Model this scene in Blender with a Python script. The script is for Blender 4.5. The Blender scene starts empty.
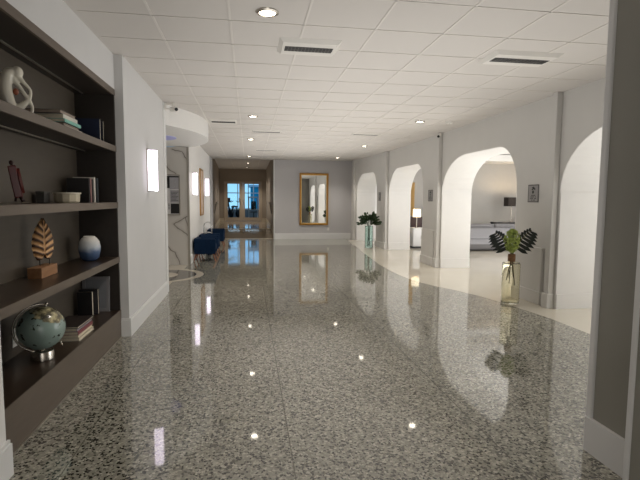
import bpy, bmesh, math, random
from mathutils import Vector, Matrix
random.seed(7)
PI = math.pi
C = bpy.context.scene.collection
H = 2.89          # ceiling height of the hall

# ------------------------------------------------------------------ materials
def srgb(r, g, b):
    f = lambda c: (c/255/12.92) if c/255 <= .04045 else ((c/255+.055)/1.055)**2.4
    return (f(r), f(g), f(b), 1)

def mat(name, col, rough=.6, metal=0., spec=.5, emit=None, es=0., noise=0., nscale=8., bump=0., bscale=60.):
    m = bpy.data.materials.new(name); m.use_nodes = True
    nt = m.node_tree; b = nt.nodes['Principled BSDF']
    b.inputs['Base Color'].default_value = col
    b.inputs['Roughness'].default_value = rough
    b.inputs['Metallic'].default_value = metal
    b.inputs['Specular IOR Level'].default_value = spec
    if emit:
        b.inputs['Emission Color'].default_value = emit; b.inputs['Emission Strength'].default_value = es
    tc = nt.nodes.new('ShaderNodeTexCoord')
    if noise:
        n = nt.nodes.new('ShaderNodeTexNoise'); n.inputs['Scale'].default_value = nscale; n.inputs['Detail'].default_value = 4
        nt.links.new(tc.outputs['Object'], n.inputs['Vector'])
        r = nt.nodes.new('ShaderNodeValToRGB')
        r.color_ramp.elements[0].position = .3; r.color_ramp.elements[1].position = .7
        r.color_ramp.elements[0].color = tuple(c*(1-noise) for c in col[:3])+(1,)
        r.color_ramp.elements[1].color = tuple(min(1, c*(1+noise)) for c in col[:3])+(1,)
        nt.links.new(n.outputs['Fac'], r.inputs['Fac']); nt.links.new(r.outputs['Color'], b.inputs['Base Color'])
    if bump:
        n = nt.nodes.new('ShaderNodeTexNoise'); n.inputs['Scale'].default_value = bscale
        nt.links.new(tc.outputs['Object'], n.inputs['Vector'])
        bp = nt.nodes.new('ShaderNodeBump'); bp.inputs['Strength'].default_value = bump; bp.inputs['Distance'].default_value = .003
        nt.links.new(n.outputs['Fac'], bp.inputs['Height']); nt.links.new(bp.outputs['Normal'], b.inputs['Normal'])
    return m

def nodes(m): return m.node_tree.nodes, m.node_tree.links, m.node_tree.nodes['Principled BSDF']
def ramp(N, pts, interp='LINEAR'):
    r = N.new('ShaderNodeValToRGB'); r.color_ramp.interpolation = interp
    e = r.color_ramp.elements
    e[0].position, e[0].color = pts[0]
    e[1].position, e[1].color = pts[-1]
    for p, c in pts[1:-1]:
        x = e.new(p); x.color = c
    return r

def terrazzo():
    m = mat('terrazzo', srgb(120, 117, 107), .045)
    N, L, b = nodes(m)
    tc = N.new('ShaderNodeTexCoord')
    dn = N.new('ShaderNodeTexNoise'); dn.inputs['Scale'].default_value = 70; dn.inputs['Detail'].default_value = 1
    L.new(tc.outputs['Object'], dn.inputs['Vector'])
    mx = N.new('ShaderNodeMix'); mx.data_type = 'RGBA'; mx.blend_type = 'LINEAR_LIGHT'; mx.inputs['Factor'].default_value = .008
    L.new(tc.outputs['Object'], mx.inputs['A']); L.new(dn.outputs['Color'], mx.inputs['B'])
    v = N.new('ShaderNodeTexVoronoi'); v.inputs['Scale'].default_value = 68
    L.new(mx.outputs['Result'], v.inputs['Vector'])
    sep = N.new('ShaderNodeSeparateColor'); L.new(v.outputs['Color'], sep.inputs['Color'])
    r = ramp(N, [(0, srgb(20, 19, 17)), (.27, srgb(34, 33, 29)), (.31, srgb(130, 128, 117)), (.6, srgb(150, 148, 136)), (.82, srgb(188, 184, 171)), (1, srgb(138, 136, 124))])
    L.new(sep.outputs['Red'], r.inputs['Fac'])
    # chips sit in a grey binder: cell edges
    ve = N.new('ShaderNodeTexVoronoi'); ve.feature = 'DISTANCE_TO_EDGE'; ve.inputs['Scale'].default_value = 68
    L.new(mx.outputs['Result'], ve.inputs['Vector'])
    re = ramp(N, [(.02, (0, 0, 0, 1)), (.09, (1, 1, 1, 1))])
    L.new(ve.outputs['Distance'], re.inputs['Fac'])
    m2 = N.new('ShaderNodeMix'); m2.data_type = 'RGBA'
    m2.inputs['A'].default_value = srgb(144, 141, 128)
    L.new(re.outputs['Color'], m2.inputs['Factor']); L.new(r.outputs['Color'], m2.inputs['B'])
    big = N.new('ShaderNodeTexNoise'); big.inputs['Scale'].default_value = .9; big.inputs['Detail'].default_value = 3
    L.new(tc.outputs['Object'], big.inputs['Vector'])
    rb = ramp(N, [(.3, (.86, .86, .86, 1)), (.7, (1.0, 1.0, 1.0, 1))]); L.new(big.outputs['Fac'], rb.inputs['Fac'])
    m3 = N.new('ShaderNodeMix'); m3.data_type = 'RGBA'; m3.blend_type = 'MULTIPLY'; m3.inputs['Factor'].default_value = 1
    L.new(m2.outputs['Result'], m3.inputs['A']); L.new(rb.outputs['Color'], m3.inputs['B'])
    # thin divider strips between the poured panels
    sx = N.new('ShaderNodeSeparateXYZ'); L.new(tc.outputs['Object'], sx.inputs['Vector'])
    def line(sock, off, per):
        a = N.new('ShaderNodeMath'); a.operation = 'ADD'; a.inputs[1].default_value = off; L.new(sock, a.inputs[0])
        w = N.new('ShaderNodeMath'); w.operation = 'PINGPONG'; w.inputs[1].default_value = per/2; L.new(a.outputs[0], w.inputs[0])
        c = N.new('ShaderNodeMath'); c.operation = 'LESS_THAN'; c.inputs[1].default_value = .0035; L.new(w.outputs[0], c.inputs[0])
        return c.outputs[0]
    l1 = line(sx.outputs['X'], .985, 1.22); l2 = line(sx.outputs['Y'], -5.1, 1.52)
    ad = N.new('ShaderNodeMath'); ad.operation = 'MAXIMUM'; L.new(l1, ad.inputs[0]); L.new(l2, ad.inputs[1])
    m4 = N.new('ShaderNodeMix'); m4.data_type = 'RGBA'; m4.inputs['B'].default_value = srgb(80, 76, 66)
    sc = N.new('ShaderNodeMath'); sc.operation = 'MULTIPLY'; sc.inputs[1].default_value = .7; L.new(ad.outputs[0], sc.inputs[0])
    L.new(sc.outputs[0], m4.inputs['Factor']); L.new(m3.outputs['Result'], m4.inputs['A'])
    L.new(m4.outputs['Result'], b.inputs['Base Color'])
    b.inputs['IOR'].default_value = 2.0
    return m

def marble():
    m = mat('veined_marble', srgb(205, 200, 194), .12)
    N, L, b = nodes(m)
    tc = N.new('ShaderNodeTexCoord')
    n = N.new('ShaderNodeTexNoise'); n.inputs['Scale'].default_value = 5; n.inputs['Detail'].default_value = 3
    L.new(tc.outputs['Object'], n.inputs['Vector'])
    mx = N.new('ShaderNodeMix'); mx.data_type = 'RGBA'; mx.blend_type = 'LINEAR_LIGHT'; mx.inputs['Factor'].default_value = .05
    L.new(tc.outputs['Object'], mx.inputs['A']); L.new(n.outputs['Color'], mx.inputs['B'])
    fl = N.new('ShaderNodeVectorMath'); fl.operation = 'MULTIPLY'; fl.inputs[1].default_value = (1, 0, 1); L.new(mx.outputs['Result'], fl.inputs[0])
    best = None
    segs = [((-1.30, 1.08), (-1.64, .90)), ((-1.64, .90), (-1.33, .66)), ((-1.78, .42), (-1.62, .28)), ((-1.62, .28), (-1.50, .02)), ((-1.36, 1.05), (-1.30, .62)),
            ((-1.80, 2.26), (-1.68, 2.06)), ((-1.68, 2.06), (-1.56, 1.99)), ((-1.62, 2.52), (-1.42, 2.46)), ((-1.42, 2.46), (-1.32, 2.30)), ((-2.6, .3), (-1.9, 1.4)), ((-1.9, 1.4), (-1.98, 2.3)), ((-3.5, 1.9), (-2.4, 1.2))]
    for (ax, az), (bx_, bz) in segs:
        ba = Vector((bx_-ax, 0, bz-az))
        pa = N.new('ShaderNodeVectorMath'); pa.operation = 'SUBTRACT'; pa.inputs[1].default_value = (ax, 0, az); L.new(fl.outputs[0], pa.inputs[0])
        dt = N.new('ShaderNodeVectorMath'); dt.operation = 'DOT_PRODUCT'; dt.inputs[1].default_value = ba/ba.length_squared; L.new(pa.outputs[0], dt.inputs[0])
        cl = N.new('ShaderNodeClamp'); L.new(dt.outputs['Value'], cl.inputs['Value'])
        sc_ = N.new('ShaderNodeVectorMath'); sc_.operation = 'SCALE'; sc_.inputs[0].default_value = ba; L.new(cl.outputs[0], sc_.inputs['Scale'])
        df = N.new('ShaderNodeVectorMath'); df.operation = 'DISTANCE'; L.new(pa.outputs[0], df.inputs[0]); L.new(sc_.outputs[0], df.inputs[1])
        if best is None: best = df.outputs['Value']
        else:
            mn = N.new('ShaderNodeMath'); mn.operation = 'MINIMUM'; L.new(best, mn.inputs[0]); L.new(df.outputs['Value'], mn.inputs[1]); best = mn.outputs[0]
    r = ramp(N, [(0, srgb(110, 104, 98)), (.005, srgb(138, 132, 126)), (.013, srgb(192, 187, 180)), (.06, srgb(206, 202, 196))])
    L.new(best, r.inputs['Fac']); L.new(r.outputs['Color'], b.inputs['Base Color'])
    return m

def wood(name, c1, c2, rough=.45, scale=6., axis='Y'):
    m = mat(name, c1, rough)
    N, L, b = nodes(m)
    tc = N.new('ShaderNodeTexCoord'); mp = N.new('ShaderNodeMapping')
    s = {'X': (.12, 1, 1), 'Y': (1, .12, 1), 'Z': (1, 1, .12)}[axis]
    mp.inputs['Scale'].default_value = s
    L.new(tc.outputs['Object'], mp.inputs['Vector'])
    n = N.new('ShaderNodeTexNoise'); n.inputs['Scale'].default_value = scale*6; n.inputs['Detail'].default_value = 5
    L.new(mp.outputs['Vector'], n.inputs['Vector'])
    r = ramp(N, [(.3, c1), (.7, c2)]); L.new(n.outputs['Fac'], r.inputs['Fac']); L.new(r.outputs['Color'], b.inputs['Base Color'])
    return m

def glass(name, col, rough=0.0, ior=1.45):
    m = mat(name, col, rough)
    N, L, b = nodes(m)
    b.inputs['Transmission Weight'].default_value = 1; b.inputs['IOR'].default_value = ior
    return m

def globe_mat():
    m = mat('globe_map', srgb(120, 150, 145), .22)
    N, L, b = nodes(m)
    tc = N.new('ShaderNodeTexCoord')
    n = N.new('ShaderNodeTexNoise'); n.inputs['Scale'].default_value = 16; n.inputs['Detail'].default_value = 4; n.inputs['Roughness'].default_value = .6
    L.new(tc.outputs['Object'], n.inputs['Vector'])
    r = ramp(N, [(0, srgb(128, 148, 142)), (.60, srgb(136, 154, 147)), (.615, srgb(40, 46, 40)), (.75, srgb(60, 58, 44))])
    L.new(n.outputs['Fac'], r.inputs['Fac'])
    # land in the upper north of the ball
    sx = N.new('ShaderNodeSeparateXYZ'); L.new(tc.outputs['Object'], sx.inputs['Vector'])
    n2 = N.new('ShaderNodeTexNoise'); n2.inputs['Scale'].default_value = 7; n2.inputs['Detail'].default_value = 4
    L.new(tc.outputs['Object'], n2.inputs['Vector'])
    a = N.new('ShaderNodeMath'); a.operation = 'MULTIPLY_ADD'; a.inputs[1].default_value = .16; L.new(n2.outputs['Fac'], a.inputs[0])
    tl = N.new('ShaderNodeMath'); tl.operation = 'MULTIPLY_ADD'; tl.inputs[1].default_value = .35; L.new(sx.outputs['X'], tl.inputs[0]); L.new(sx.outputs['Z'], tl.inputs[2])
    L.new(tl.outputs[0], a.inputs[2])
    g = ramp(N, [(.19, (0, 0, 0, 1)), (.198, (1, 1, 1, 1))])
    L.new(a.outputs[0], g.inputs['Fac'])
    r2 = ramp(N, [(.4, srgb(66, 62, 52)), (.5, srgb(120, 112, 86)), (.62, srgb(196, 186, 146))]); L.new(n.outputs['Fac'], r2.inputs['Fac'])
    mx = N.new('ShaderNodeMix'); mx.data_type = 'RGBA'
    L.new(g.outputs['Color'], mx.inputs['Factor']); L.new(r.outputs['Color'], mx.inputs['A']); L.new(r2.outputs['Color'], mx.inputs['B'])
    L.new(mx.outputs['Result'], b.inputs['Base Color'])
    return m

def zgrad(name, pts, z0, z1, rough):
    m = mat(name, pts[0][1], rough); N, L, b = nodes(m)
    tc = N.new('ShaderNodeTexCoord'); sx = N.new('ShaderNodeSeparateXYZ'); L.new(tc.outputs['Object'], sx.inputs['Vector'])
    n = N.new('ShaderNodeTexNoise'); n.inputs['Scale'].default_value = 14; L.new(tc.outputs['Object'], n.inputs['Vector'])
    a = N.new('ShaderNodeMath'); a.operation = 'MULTIPLY_ADD'; a.inputs[1].default_value = .06; L.new(n.outputs['Fac'], a.inputs[0]); L.new(sx.outputs['Z'], a.inputs[2])
    mr = N.new('ShaderNodeMapRange'); mr.inputs['From Min'].default_value = z0+.03; mr.inputs['From Max'].default_value = z1+.03
    L.new(a.outputs[0], mr.inputs['Value'])
    r = ramp(N, pts); L.new(mr.outputs['Result'], r.inputs['Fac']); L.new(r.outputs['Color'], b.inputs['Base Color'])
    return m

M = {}
M['terrazzo'] = terrazzo()
M['cream_tile'] = mat('cream_tile', srgb(206, 199, 184), .06, noise=.03, nscale=1.5)
M['landing_tile'] = mat('landing_tile', srgb(140, 128, 110), .08, noise=.05, nscale=2)
M['step_nosing'] = mat('pale_edge_tile', srgb(184, 172, 150), .3)
M['ring_cream'] = mat('inlay_cream', srgb(196, 188, 172), .06)
M['ring_grey'] = mat('inlay_grey', srgb(98, 96, 92), .06)
M['ceiling'] = mat('ceiling_tile', srgb(196, 191, 185), .9, bump=.25, bscale=140)
M['tbar'] = mat('ceiling_bar', srgb(204, 199, 192), .5)
M['vent_white'] = mat('vent_housing', srgb(206, 202, 195), .5)
M['wall'] = mat('painted_wall', srgb(206, 205, 204), .7, noise=.015, nscale=3)
M['wall_white'] = mat('white_painted_wall', srgb(226, 224, 221), .6, noise=.01)
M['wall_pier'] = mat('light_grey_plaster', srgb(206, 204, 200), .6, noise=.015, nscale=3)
M['wall_far'] = mat('grey_painted_wall', srgb(186, 184, 185), .7, noise=.015, nscale=2)
M['wall_taupe'] = mat('taupe_wall', srgb(150, 138, 124), .7, noise=.03)
M['wall_shade'] = mat('shaded_pier_wall', srgb(134, 131, 123), .6, noise=.015)  # wall colour darkened to hold the backlit shade on the pier
M['wall_lounge'] = mat('lounge_grey_wall', srgb(178, 175, 171), .7, noise=.015)
M['trim'] = mat('white_trim', srgb(222, 222, 221), .35)
M['marble'] = marble()
M['shelf'] = wood('taupe_laminate', srgb(90, 79, 68), srgb(97, 86, 75), .42)
M['shelf_top'] = wood('dark_brown_laminate', srgb(48, 37, 29), srgb(56, 44, 34), .3)
M['shelf_back'] = wood('brown_back_panel', srgb(74, 66, 56), srgb(80, 72, 61), .5)
M['shelf_shaded'] = wood('shaded_laminate', srgb(34, 27, 21), srgb(40, 32, 25), .5)  # laminate darkened to paint in shade under shelves and on inner sides
M['alu'] = mat('brushed_aluminium', srgb(170, 165, 155), .35, 1)
M['chrome'] = mat('chrome', srgb(200, 200, 200), .15, 1)
M['nickel'] = mat('satin_nickel', srgb(186, 180, 170), .25, 1, noise=.05)
M['gold'] = mat('antique_gold', srgb(176, 132, 70), .35, 1, noise=.1, nscale=30)
M['mirror'] = mat('mirror_glass', (.92, .93, .92, 1), .01, 1)
M['black'] = mat('black_plastic', srgb(20, 20, 21), .4)
M['dark'] = mat('dark_slot', srgb(34, 32, 32), .6)
M['white_plastic'] = mat('white_plastic', srgb(225, 222, 216), .4)
M['white_ceramic'] = mat('white_ceramic', srgb(222, 216, 200), .2)
M['navy'] = mat('navy_velvet', srgb(8, 32, 58), .85, spec=.15, noise=.15, nscale=20)
M['legwood'] = wood('warm_leg_wood', srgb(120, 66, 34), srgb(146, 86, 48), .4, axis='Z')
M['carved'] = wood('carved_pale_wood', srgb(176, 132, 84), srgb(206, 164, 112), .5, axis='Z')
M['block'] = wood('wood_block', srgb(130, 92, 60), srgb(156, 114, 78), .5)
M['red'] = mat('dark_red_lacquer', srgb(84, 14, 13), .35, noise=.15, nscale=15)
M['globe'] = globe_mat()
M['blue_vase'] = zgrad('blue_white_glaze', [(0, srgb(52, 70, 102)), (.38, srgb(78, 98, 132)), (.62, srgb(168, 176, 184)), (1, srgb(222, 218, 210))], 0, .22, .25)
M['pages'] = mat('book_pages', srgb(214, 204, 182), .8, noise=.05, nscale=60)
M['amber_glass'] = glass('olive_glass', (.95, .93, .80, 1))
M['teal_glass'] = glass('sea_green_glass', (.72, .86, .82, 1))
M['clear_glass'] = glass('door_glass', (.8, .93, 1, 1), 0, 1.05)
M['cork'] = wood('cork_neck', srgb(112, 78, 50), srgb(134, 96, 62), .7)
M['stem'] = mat('brown_green_stem', srgb(84, 76, 40), .6)
M['monstera'] = mat('dark_monstera', srgb(20, 29, 22), .35, noise=.3, nscale=12)
M['lime'] = mat('lime_petals', srgb(150, 166, 78), .6, noise=.3, nscale=30)
M['bush'] = mat('deep_green_leaves', srgb(44, 62, 34), .5, noise=.4, nscale=12)
M['sofa'] = mat('pale_grey_fabric', srgb(112, 110, 111), .9, noise=.05, nscale=40)
M['black_wood'] = mat('black_wood', srgb(34, 30, 30), .4)
M['shade_dark'] = mat('dark_brown_shade', srgb(46, 38, 33), .8)
M['shade_white'] = mat('glowing_white_shade', srgb(240, 225, 195), .8, emit=(1, .86, .62, 1), es=1.1)
M['shade_inside'] = mat('warm_shade_lining', srgb(240, 215, 170), .8)
M['bulb'] = mat('warm_bulb', (1, .9, .7, 1), .5, emit=(1, .8, .5, 1), es=8)
M['lens'] = mat('downlight_lens', (1, .95, .85, 1), .5, emit=(1, .9, .74, 1), es=14)
M['sconce'] = mat('crystal_diffuser', (1, 1, 1, 1), .3, emit=(1, .93, .98, 1), es=2.6)
N, L, b = nodes(M['sconce']); tc = N.new('ShaderNodeTexCoord'); vv = N.new('ShaderNodeTexVoronoi'); vv.inputs['Scale'].default_value = 26
L.new(tc.outputs['Object'], vv.inputs['Vector']); rr_ = ramp(N, [(0, (1, .97, 1, 1)), (.6, (.8, .68, .84, 1))]); L.new(vv.outputs['Distance'], rr_.inputs['Fac']); L.new(rr_.outputs['Color'], b.inputs['Emission Color'])
M['dome'] = mat('lavender_dome', srgb(150, 150, 190), .5, emit=(.5, .5, .9, 1), es=.12)
M['paper'] = mat('grey_paper', srgb(168, 166, 170), .8, noise=.08, nscale=40)
M['paper_white'] = mat('white_paper', srgb(222, 220, 220), .8)
M['sign'] = mat('sign_plate_grey', srgb(150, 148, 146), .4)
M['sign_dark'] = mat('sign_dark_ink', srgb(66, 64, 66), .5)
M['peach'] = mat('peach_abstract_print', srgb(214, 190, 170), .6, noise=.2, nscale=6)
M['curtain'] = mat('honey_curtain', srgb(226, 196, 140), .8)
M['cabinet'] = mat('white_gloss_cabinet', srgb(232, 232, 232), .25)
M['maroon'] = mat('maroon_leather', srgb(52, 30, 30), .5)
M['door_paint'] = mat('taupe_door_paint', srgb(176, 160, 140), .5)
M['gym_wall'] = mat('gym_wall_paint', srgb(120, 130, 140), .7)
M['gym_floor'] = mat('gym_rubber_floor', srgb(60, 66, 74), .5)
M['turq'] = mat('turquoise_render', srgb(40, 170, 190), .7, noise=.05)
M['ground'] = mat('paving_outside', srgb(150, 150, 150), .8)
M['palm'] = mat('palm_green', srgb(60, 100, 60), .6)
M['bark'] = mat('palm_bark', srgb(110, 96, 80), .8)
M['ink'] = mat('pale_frame_print', srgb(120, 122, 126), .6, noise=.05)

# ------------------------------------------------------------------ mesh helpers
class MB:
    """collects shapes in world coordinates, links them as ONE mesh object"""
    def __init__(s): s.bm = bmesh.new()
    def _new(s, f):
        pass
    def box(s, x0, y0, z0, x1, y1, z1, bev=0., seg=2, rot=None, piv=None):
        r = bmesh.ops.create_cube(s.bm, size=1)
        vs = r['verts']
        c = Vector(((x0+x1)/2, (y0+y1)/2, (z0+z1)/2)); d = (abs(x1-x0), abs(y1-y0), abs(z1-z0))
        for v in vs: v.co = Vector((v.co.x*d[0], v.co.y*d[1], v.co.z*d[2]))+c
        if bev:
            es = list({e for v in vs for e in v.link_edges})
            rr = bmesh.ops.bevel(s.bm, geom=es, offset=bev, segments=seg, profile=.5, affect='EDGES')
            vs = list({v for f in rr['faces'] for v in f.verts} | {v for v in vs if v.is_valid})
        if rot is not None:
            p = Vector(piv) if piv is not None else c
            for v in vs: v.co = rot @ (v.co-p)+p
        return s
    def prism(s, poly, axis, a0, a1):
        """polygon in the two other axes, extruded along axis from a0 to a1"""
        def P(u, v, a):
            return {'x': (a, u, v), 'y': (u, a, v), 'z': (u, v, a)}[axis]
        A = [s.bm.verts.new(P(u, v, a0)) for u, v in poly]; B = [s.bm.verts.new(P(u, v, a1)) for u, v in poly]
        s.bm.faces.new(A); s.bm.faces.new(B[::-1])
        n = len(A)
        for i in range(n): s.bm.faces.new((A[i], B[i], B[(i+1) % n], A[(i+1) % n]))
        return s
    def lathe(s, prof, cx, cy, cz=0., seg=32, cap=True):
        rings = []
        for r, z in prof:
            rings.append([s.bm.verts.new((cx+r*math.cos(2*PI*k/seg), cy+r*math.sin(2*PI*k/seg), cz+z)) for k in range(seg)])
        for a, b in zip(rings, rings[1:]):
            for k in range(seg): s.bm.faces.new((a[k], a[(k+1) % seg], b[(k+1) % seg], b[k]))
        if cap:
            if prof[0][0] > 1e-5: s.bm.faces.new(rings[0][::-1])
            if prof[-1][0] > 1e-5: s.bm.faces.new(rings[-1])
        return s
    def tube(s, pts, r, seg=10, closed=False):
        pts = [Vector(p) for p in pts]; n = len(pts)
        R = r if isinstance(r, (list, tuple)) else [r]*n
        rings = []; up = None
        for i, p in enumerate(pts):
            a = pts[(i-1) % n] if (closed or i > 0) else p; b = pts[(i+1) % n] if (closed or i < n-1) else p
            t = (b-a).normalized()
            if up is None:
                up = t.orthogonal().normalized()
            else:
                up = (up - t*up.dot(t))
                up = up.normalized() if up.length > 1e-6 else t.orthogonal().normalized()
            w = t.cross(up)
            rings.append([s.bm.verts.new(p+(up*math.cos(2*PI*k/seg)+w*math.sin(2*PI*k/seg))*R[i]) for k in range(seg)])
        m = n if closed else n-1
        for i in range(m):
            a, b = rings[i], rings[(i+1) % n]
            for k in range(seg): s.bm.faces.new((a[k], a[(k+1) % seg], b[(k+1) % seg], b[k]))
        if not closed:
            s.bm.faces.new(rings[0][::-1]); s.bm.faces.new(rings[-1])
        return s
    def ball(s, c, r, u=24, v=14, sc=(1, 1, 1)):
        q = bmesh.ops.create_uvsphere(s.bm, u_segments=u, v_segments=v, radius=1)
        for w in q['verts']: w.co = Vector((w.co.x*r*sc[0], w.co.y*r*sc[1], w.co.z*r*sc[2]))+Vector(c)
        return s
    def face(s, pts):
        s.bm.faces.new([s.bm.verts.new(p) for p in pts]); return s
    def xform(s, mtx):
        bmesh.ops.transform(s.bm, matrix=mtx, verts=s.bm.verts); return s
    def build(s, name, m, parent=None, label=None, smooth=None, loc=None):
        bmesh.ops.recalc_face_normals(s.bm, faces=s.bm.faces)
        off = Vector((0, 0, 0))
        if parent is not None:
            q = parent
            while q is not None: off += Vector(q.location); q = q.parent
        elif loc is not None: off = Vector(loc)
        for v in s.bm.verts: v.co -= off
        me = bpy.data.meshes.new(name); s.bm.to_mesh(me); s.bm.free()
        me.materials.append(m)
        o = bpy.data.objects.new(name, me); C.objects.link(o)
        if parent is not None: o.parent = parent
        elif loc is not None: o.location = loc
        if smooth:
            for p in me.polygons: p.use_smooth = True
            if smooth != True:
                try: me.set_sharp_from_angle(angle=math.radians(smooth))
                except Exception: pass
        if label: o['label'] = label
        return o

def thing(name, label, cat, loc=(0, 0, 0), group=None):
    o = bpy.data.objects.new(name, None); C.objects.link(o); o.empty_display_size = .1
    o.location = loc; o['label'] = label; o['category'] = cat
    if group: o['group'] = group
    return o
def tag(o, label, cat, group=None):
    o['label'] = label; o['category'] = cat
    if group: o['group'] = group
    return o
def struct(name, mb, m, smooth=None, parent=None):
    o = mb.build(name, m, parent, smooth=smooth)
    if parent is None: o['kind'] = 'structure'
    return o
def dup(root, loc, rz=None, label=None):
    r = root.copy(); C.objects.link(r); r.location = loc
    if rz is not None: r.rotation_euler = (0, 0, rz)
    if label: r['label'] = label
    for ch in list(root.children):
        c = ch.copy(); C.objects.link(c); c.parent = r
        for g in list(ch.children):
            d = g.copy(); C.objects.link(d); d.parent = c
    return r

# ------------------------------------------------------------------ room shell
XL, XR = -1.252, 4.10
XF = -1.30                                  # face of the wall past the alcove
TX = 3.71                                   # edge between terrazzo and cream tile
struct('floor', MB().box(-3.8, -3, -.1, TX, 17.25, 0), M['terrazzo'])
struct('floor_tile', MB().box(TX, -3, -.1, 10.2, 17.25, 0.0), M['cream_tile'])
AP = [(3.70, 5.2), (3.66, 5.6), (3.59, 6.1), (3.49, 6.6), (3.33, 7.05), (3.14, 7.45), (2.99, 7.9), (2.91, 8.5), (2.89, 9.2), (2.93, 10.2), (3.04, 11.4), (3.17, 12.8), (3.32, 14.2), (3.46, 15.8), (3.55, 17.0)]
struct('floor_apron', MB().prism(AP+[(TX+.01, 17.0), (TX+.01, 5.2)], 'z', -.01, .0012), M['cream_tile'])
struct('floor_ramp', MB().prism([(17.25, -.1), (17.25, 0), (19.5, .24), (26.4, .24), (26.4, -.1)], 'x', -1.8, 1.3), M['landing_tile'])
struct('trim_1', MB().box(-1.3, 17.2, 0, .9, 17.32, .012).box(-1.38, 19.4, .23, .92, 19.55, .247), M['step_nosing'])
# ceiling with exposed grid
HC = 3.12         # ceiling of the corridor beyond the end wall
struct('ceiling', MB().box(-1.4, -3, H, 4.7, 17.25, H+.1), M['ceiling'])
struct('ceiling_corridor', MB().box(-1.9, 17.25, HC, 1.3, 26.5, HC+.1).box(-1.9, 17.2, H, 1.3, 17.25, HC+.1), M['ceiling'])
g = MB()
xs = [-.745+.605*k for k in range(9)]
ys = [-1.89+.585*k for k in range(48)]
for x in xs:
    if x < 4.05: g.box(x-.009, -3, H-.004, x+.009, 17.08, H+.01)
for y in ys:
    if y > 17.2:
        g.box(-1.5, y-.009, HC-.004, .95, y+.009, HC+.01)
    else:
        g.box(-1.3, y-.007, H-.004, 4.12, y+.007, H+.01)
for x in xs[:3]: g.box(x-.009, 17.26, HC-.004, x+.009, 26.4, HC+.01)
struct('trim_2', g, M['tbar'])
# left wall: short return close by, soffit above the bookcase, long panel, far panel
struct('wall_left', MB().box(-1.6, -3, 0, XL, 2.535, H), M['wall_white'])
struct('wall_left_soffit', MB().box(-1.72, 2.535, 2.545, -1.333, 5.07, H), M['wall'])
struct('wall_left_panel', MB().box(-1.72, 5.07, 0, XL, 7.31, H), M['wall'])
struct('trim_3', MB().box(-1.72, 7.315, 0, XL+.012, 7.48, H, .008), M['trim'])
struct('wall_left_back', MB().box(-1.83, 2.535, 0, -1.712, 5.07, 2.7), M['wall'])
struct('wall_left_far', MB().box(-1.6, 10.6, 0, XF, 16.3, H), M['wall_white'])
struct('wall_left_end', MB().box(-1.6, 16.3, 0, XF+.03, 17.2, H), M['wall_far'])
def baseboard(nm, segs, h=.19, t=.022):
    b = MB()
    for (x0, y0, x1, y1, nx, ny) in segs:
        for hh, tt in ((h-.02, t), (h, t*.6)):
            ax0, ax1 = sorted((x0, x1)); ay0, ay1 = sorted((y0, y1))
            if nx: b.box(min(x0, x0+nx*tt), ay0, 0, max(x0, x0+nx*tt), ay1, hh)
            else: b.box(ax0, min(y0, y0+ny*tt), 0, ax1, max(y0, y0+ny*tt), hh)
    return struct(nm, b, M['trim'])
baseboard('baseboard_left', [(XL, -3, XL, 2.55, 1, 0), (XL, 5.05, XL, 7.31, 1, 0), (-1.33, 5.07, XL+.02, 5.07, 0, -1), (XF, 10.64, XF, 16.3, 1, 0)])
baseboard('baseboard_left_end', [(XF+.03, 16.3, XF+.03, 17.2, 1, 0)])

# lift alcove behind the left panel
struct('wall_alcove_near', MB().box(-3.9, 7.35, 0, -1.72, 7.48, H), M['wall_white'])
struct('wall_alcove_side', MB().box(-4.0, 7.48, 0, -3.8, 10.6, H), M['wall_white'])
struct('wall_alcove_marble', MB().box(-3.8, 10.54, 0, -1.31, 10.75, 2.57), M['marble'])
struct('trim_4', MB().box(-1.33, 10.53, 0, -1.285, 10.60, 2.57), M['alu'])
# curved canopy
cx, cy, R = -3.43, 9.1, 2.68
poly = []
a0 = math.asin(1.50/R)
for k in range(33):
    a = -a0+2*a0*k/32
    poly.append((cx+R*math.cos(a), cy+R*math.sin(a)))
poly += [(-3.8, cy+1.50), (-3.8, cy-1.62), (-1.27, cy-1.62)]
cn = MB().prism(poly, 'z', 2.58, H-.002)
struct('ceiling_canopy', cn, M['wall_white'])
struct('ceiling_dome', MB().lathe([(.40, 2.5795), (.40, 2.572), (.36, 2.568), (.0, 2.570)], -1.72, 9.05, 0, 40), M['dome'], 30)
rg = MB()
def disc(r0, r1, z, ccx=-1.725, ccy=9.1):
    b = MB(); n = 64
    if r0 <= 0:
        b.face([(ccx+r1*math.cos(2*PI*k/n), ccy+r1*math.sin(2*PI*k/n), z) for k in range(n)])
    else:
        b.lathe([(r0, z), (r1, z)], ccx, ccy, 0, n, False)
    return b
struct('floor_inlay_cream', disc(.72, .86, .0015), M['ring_cream'])
struct('floor_inlay_grey', disc(.38, .72, .0015), M['ring_grey'])
struct('floor_inlay_disc', disc(0, .38, .0015), M['ring_cream'])
struct('floor_alcove', MB().box(-3.8, 7.49, 0, -1.33, 10.54, .0008), M['ring_cream'])

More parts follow.
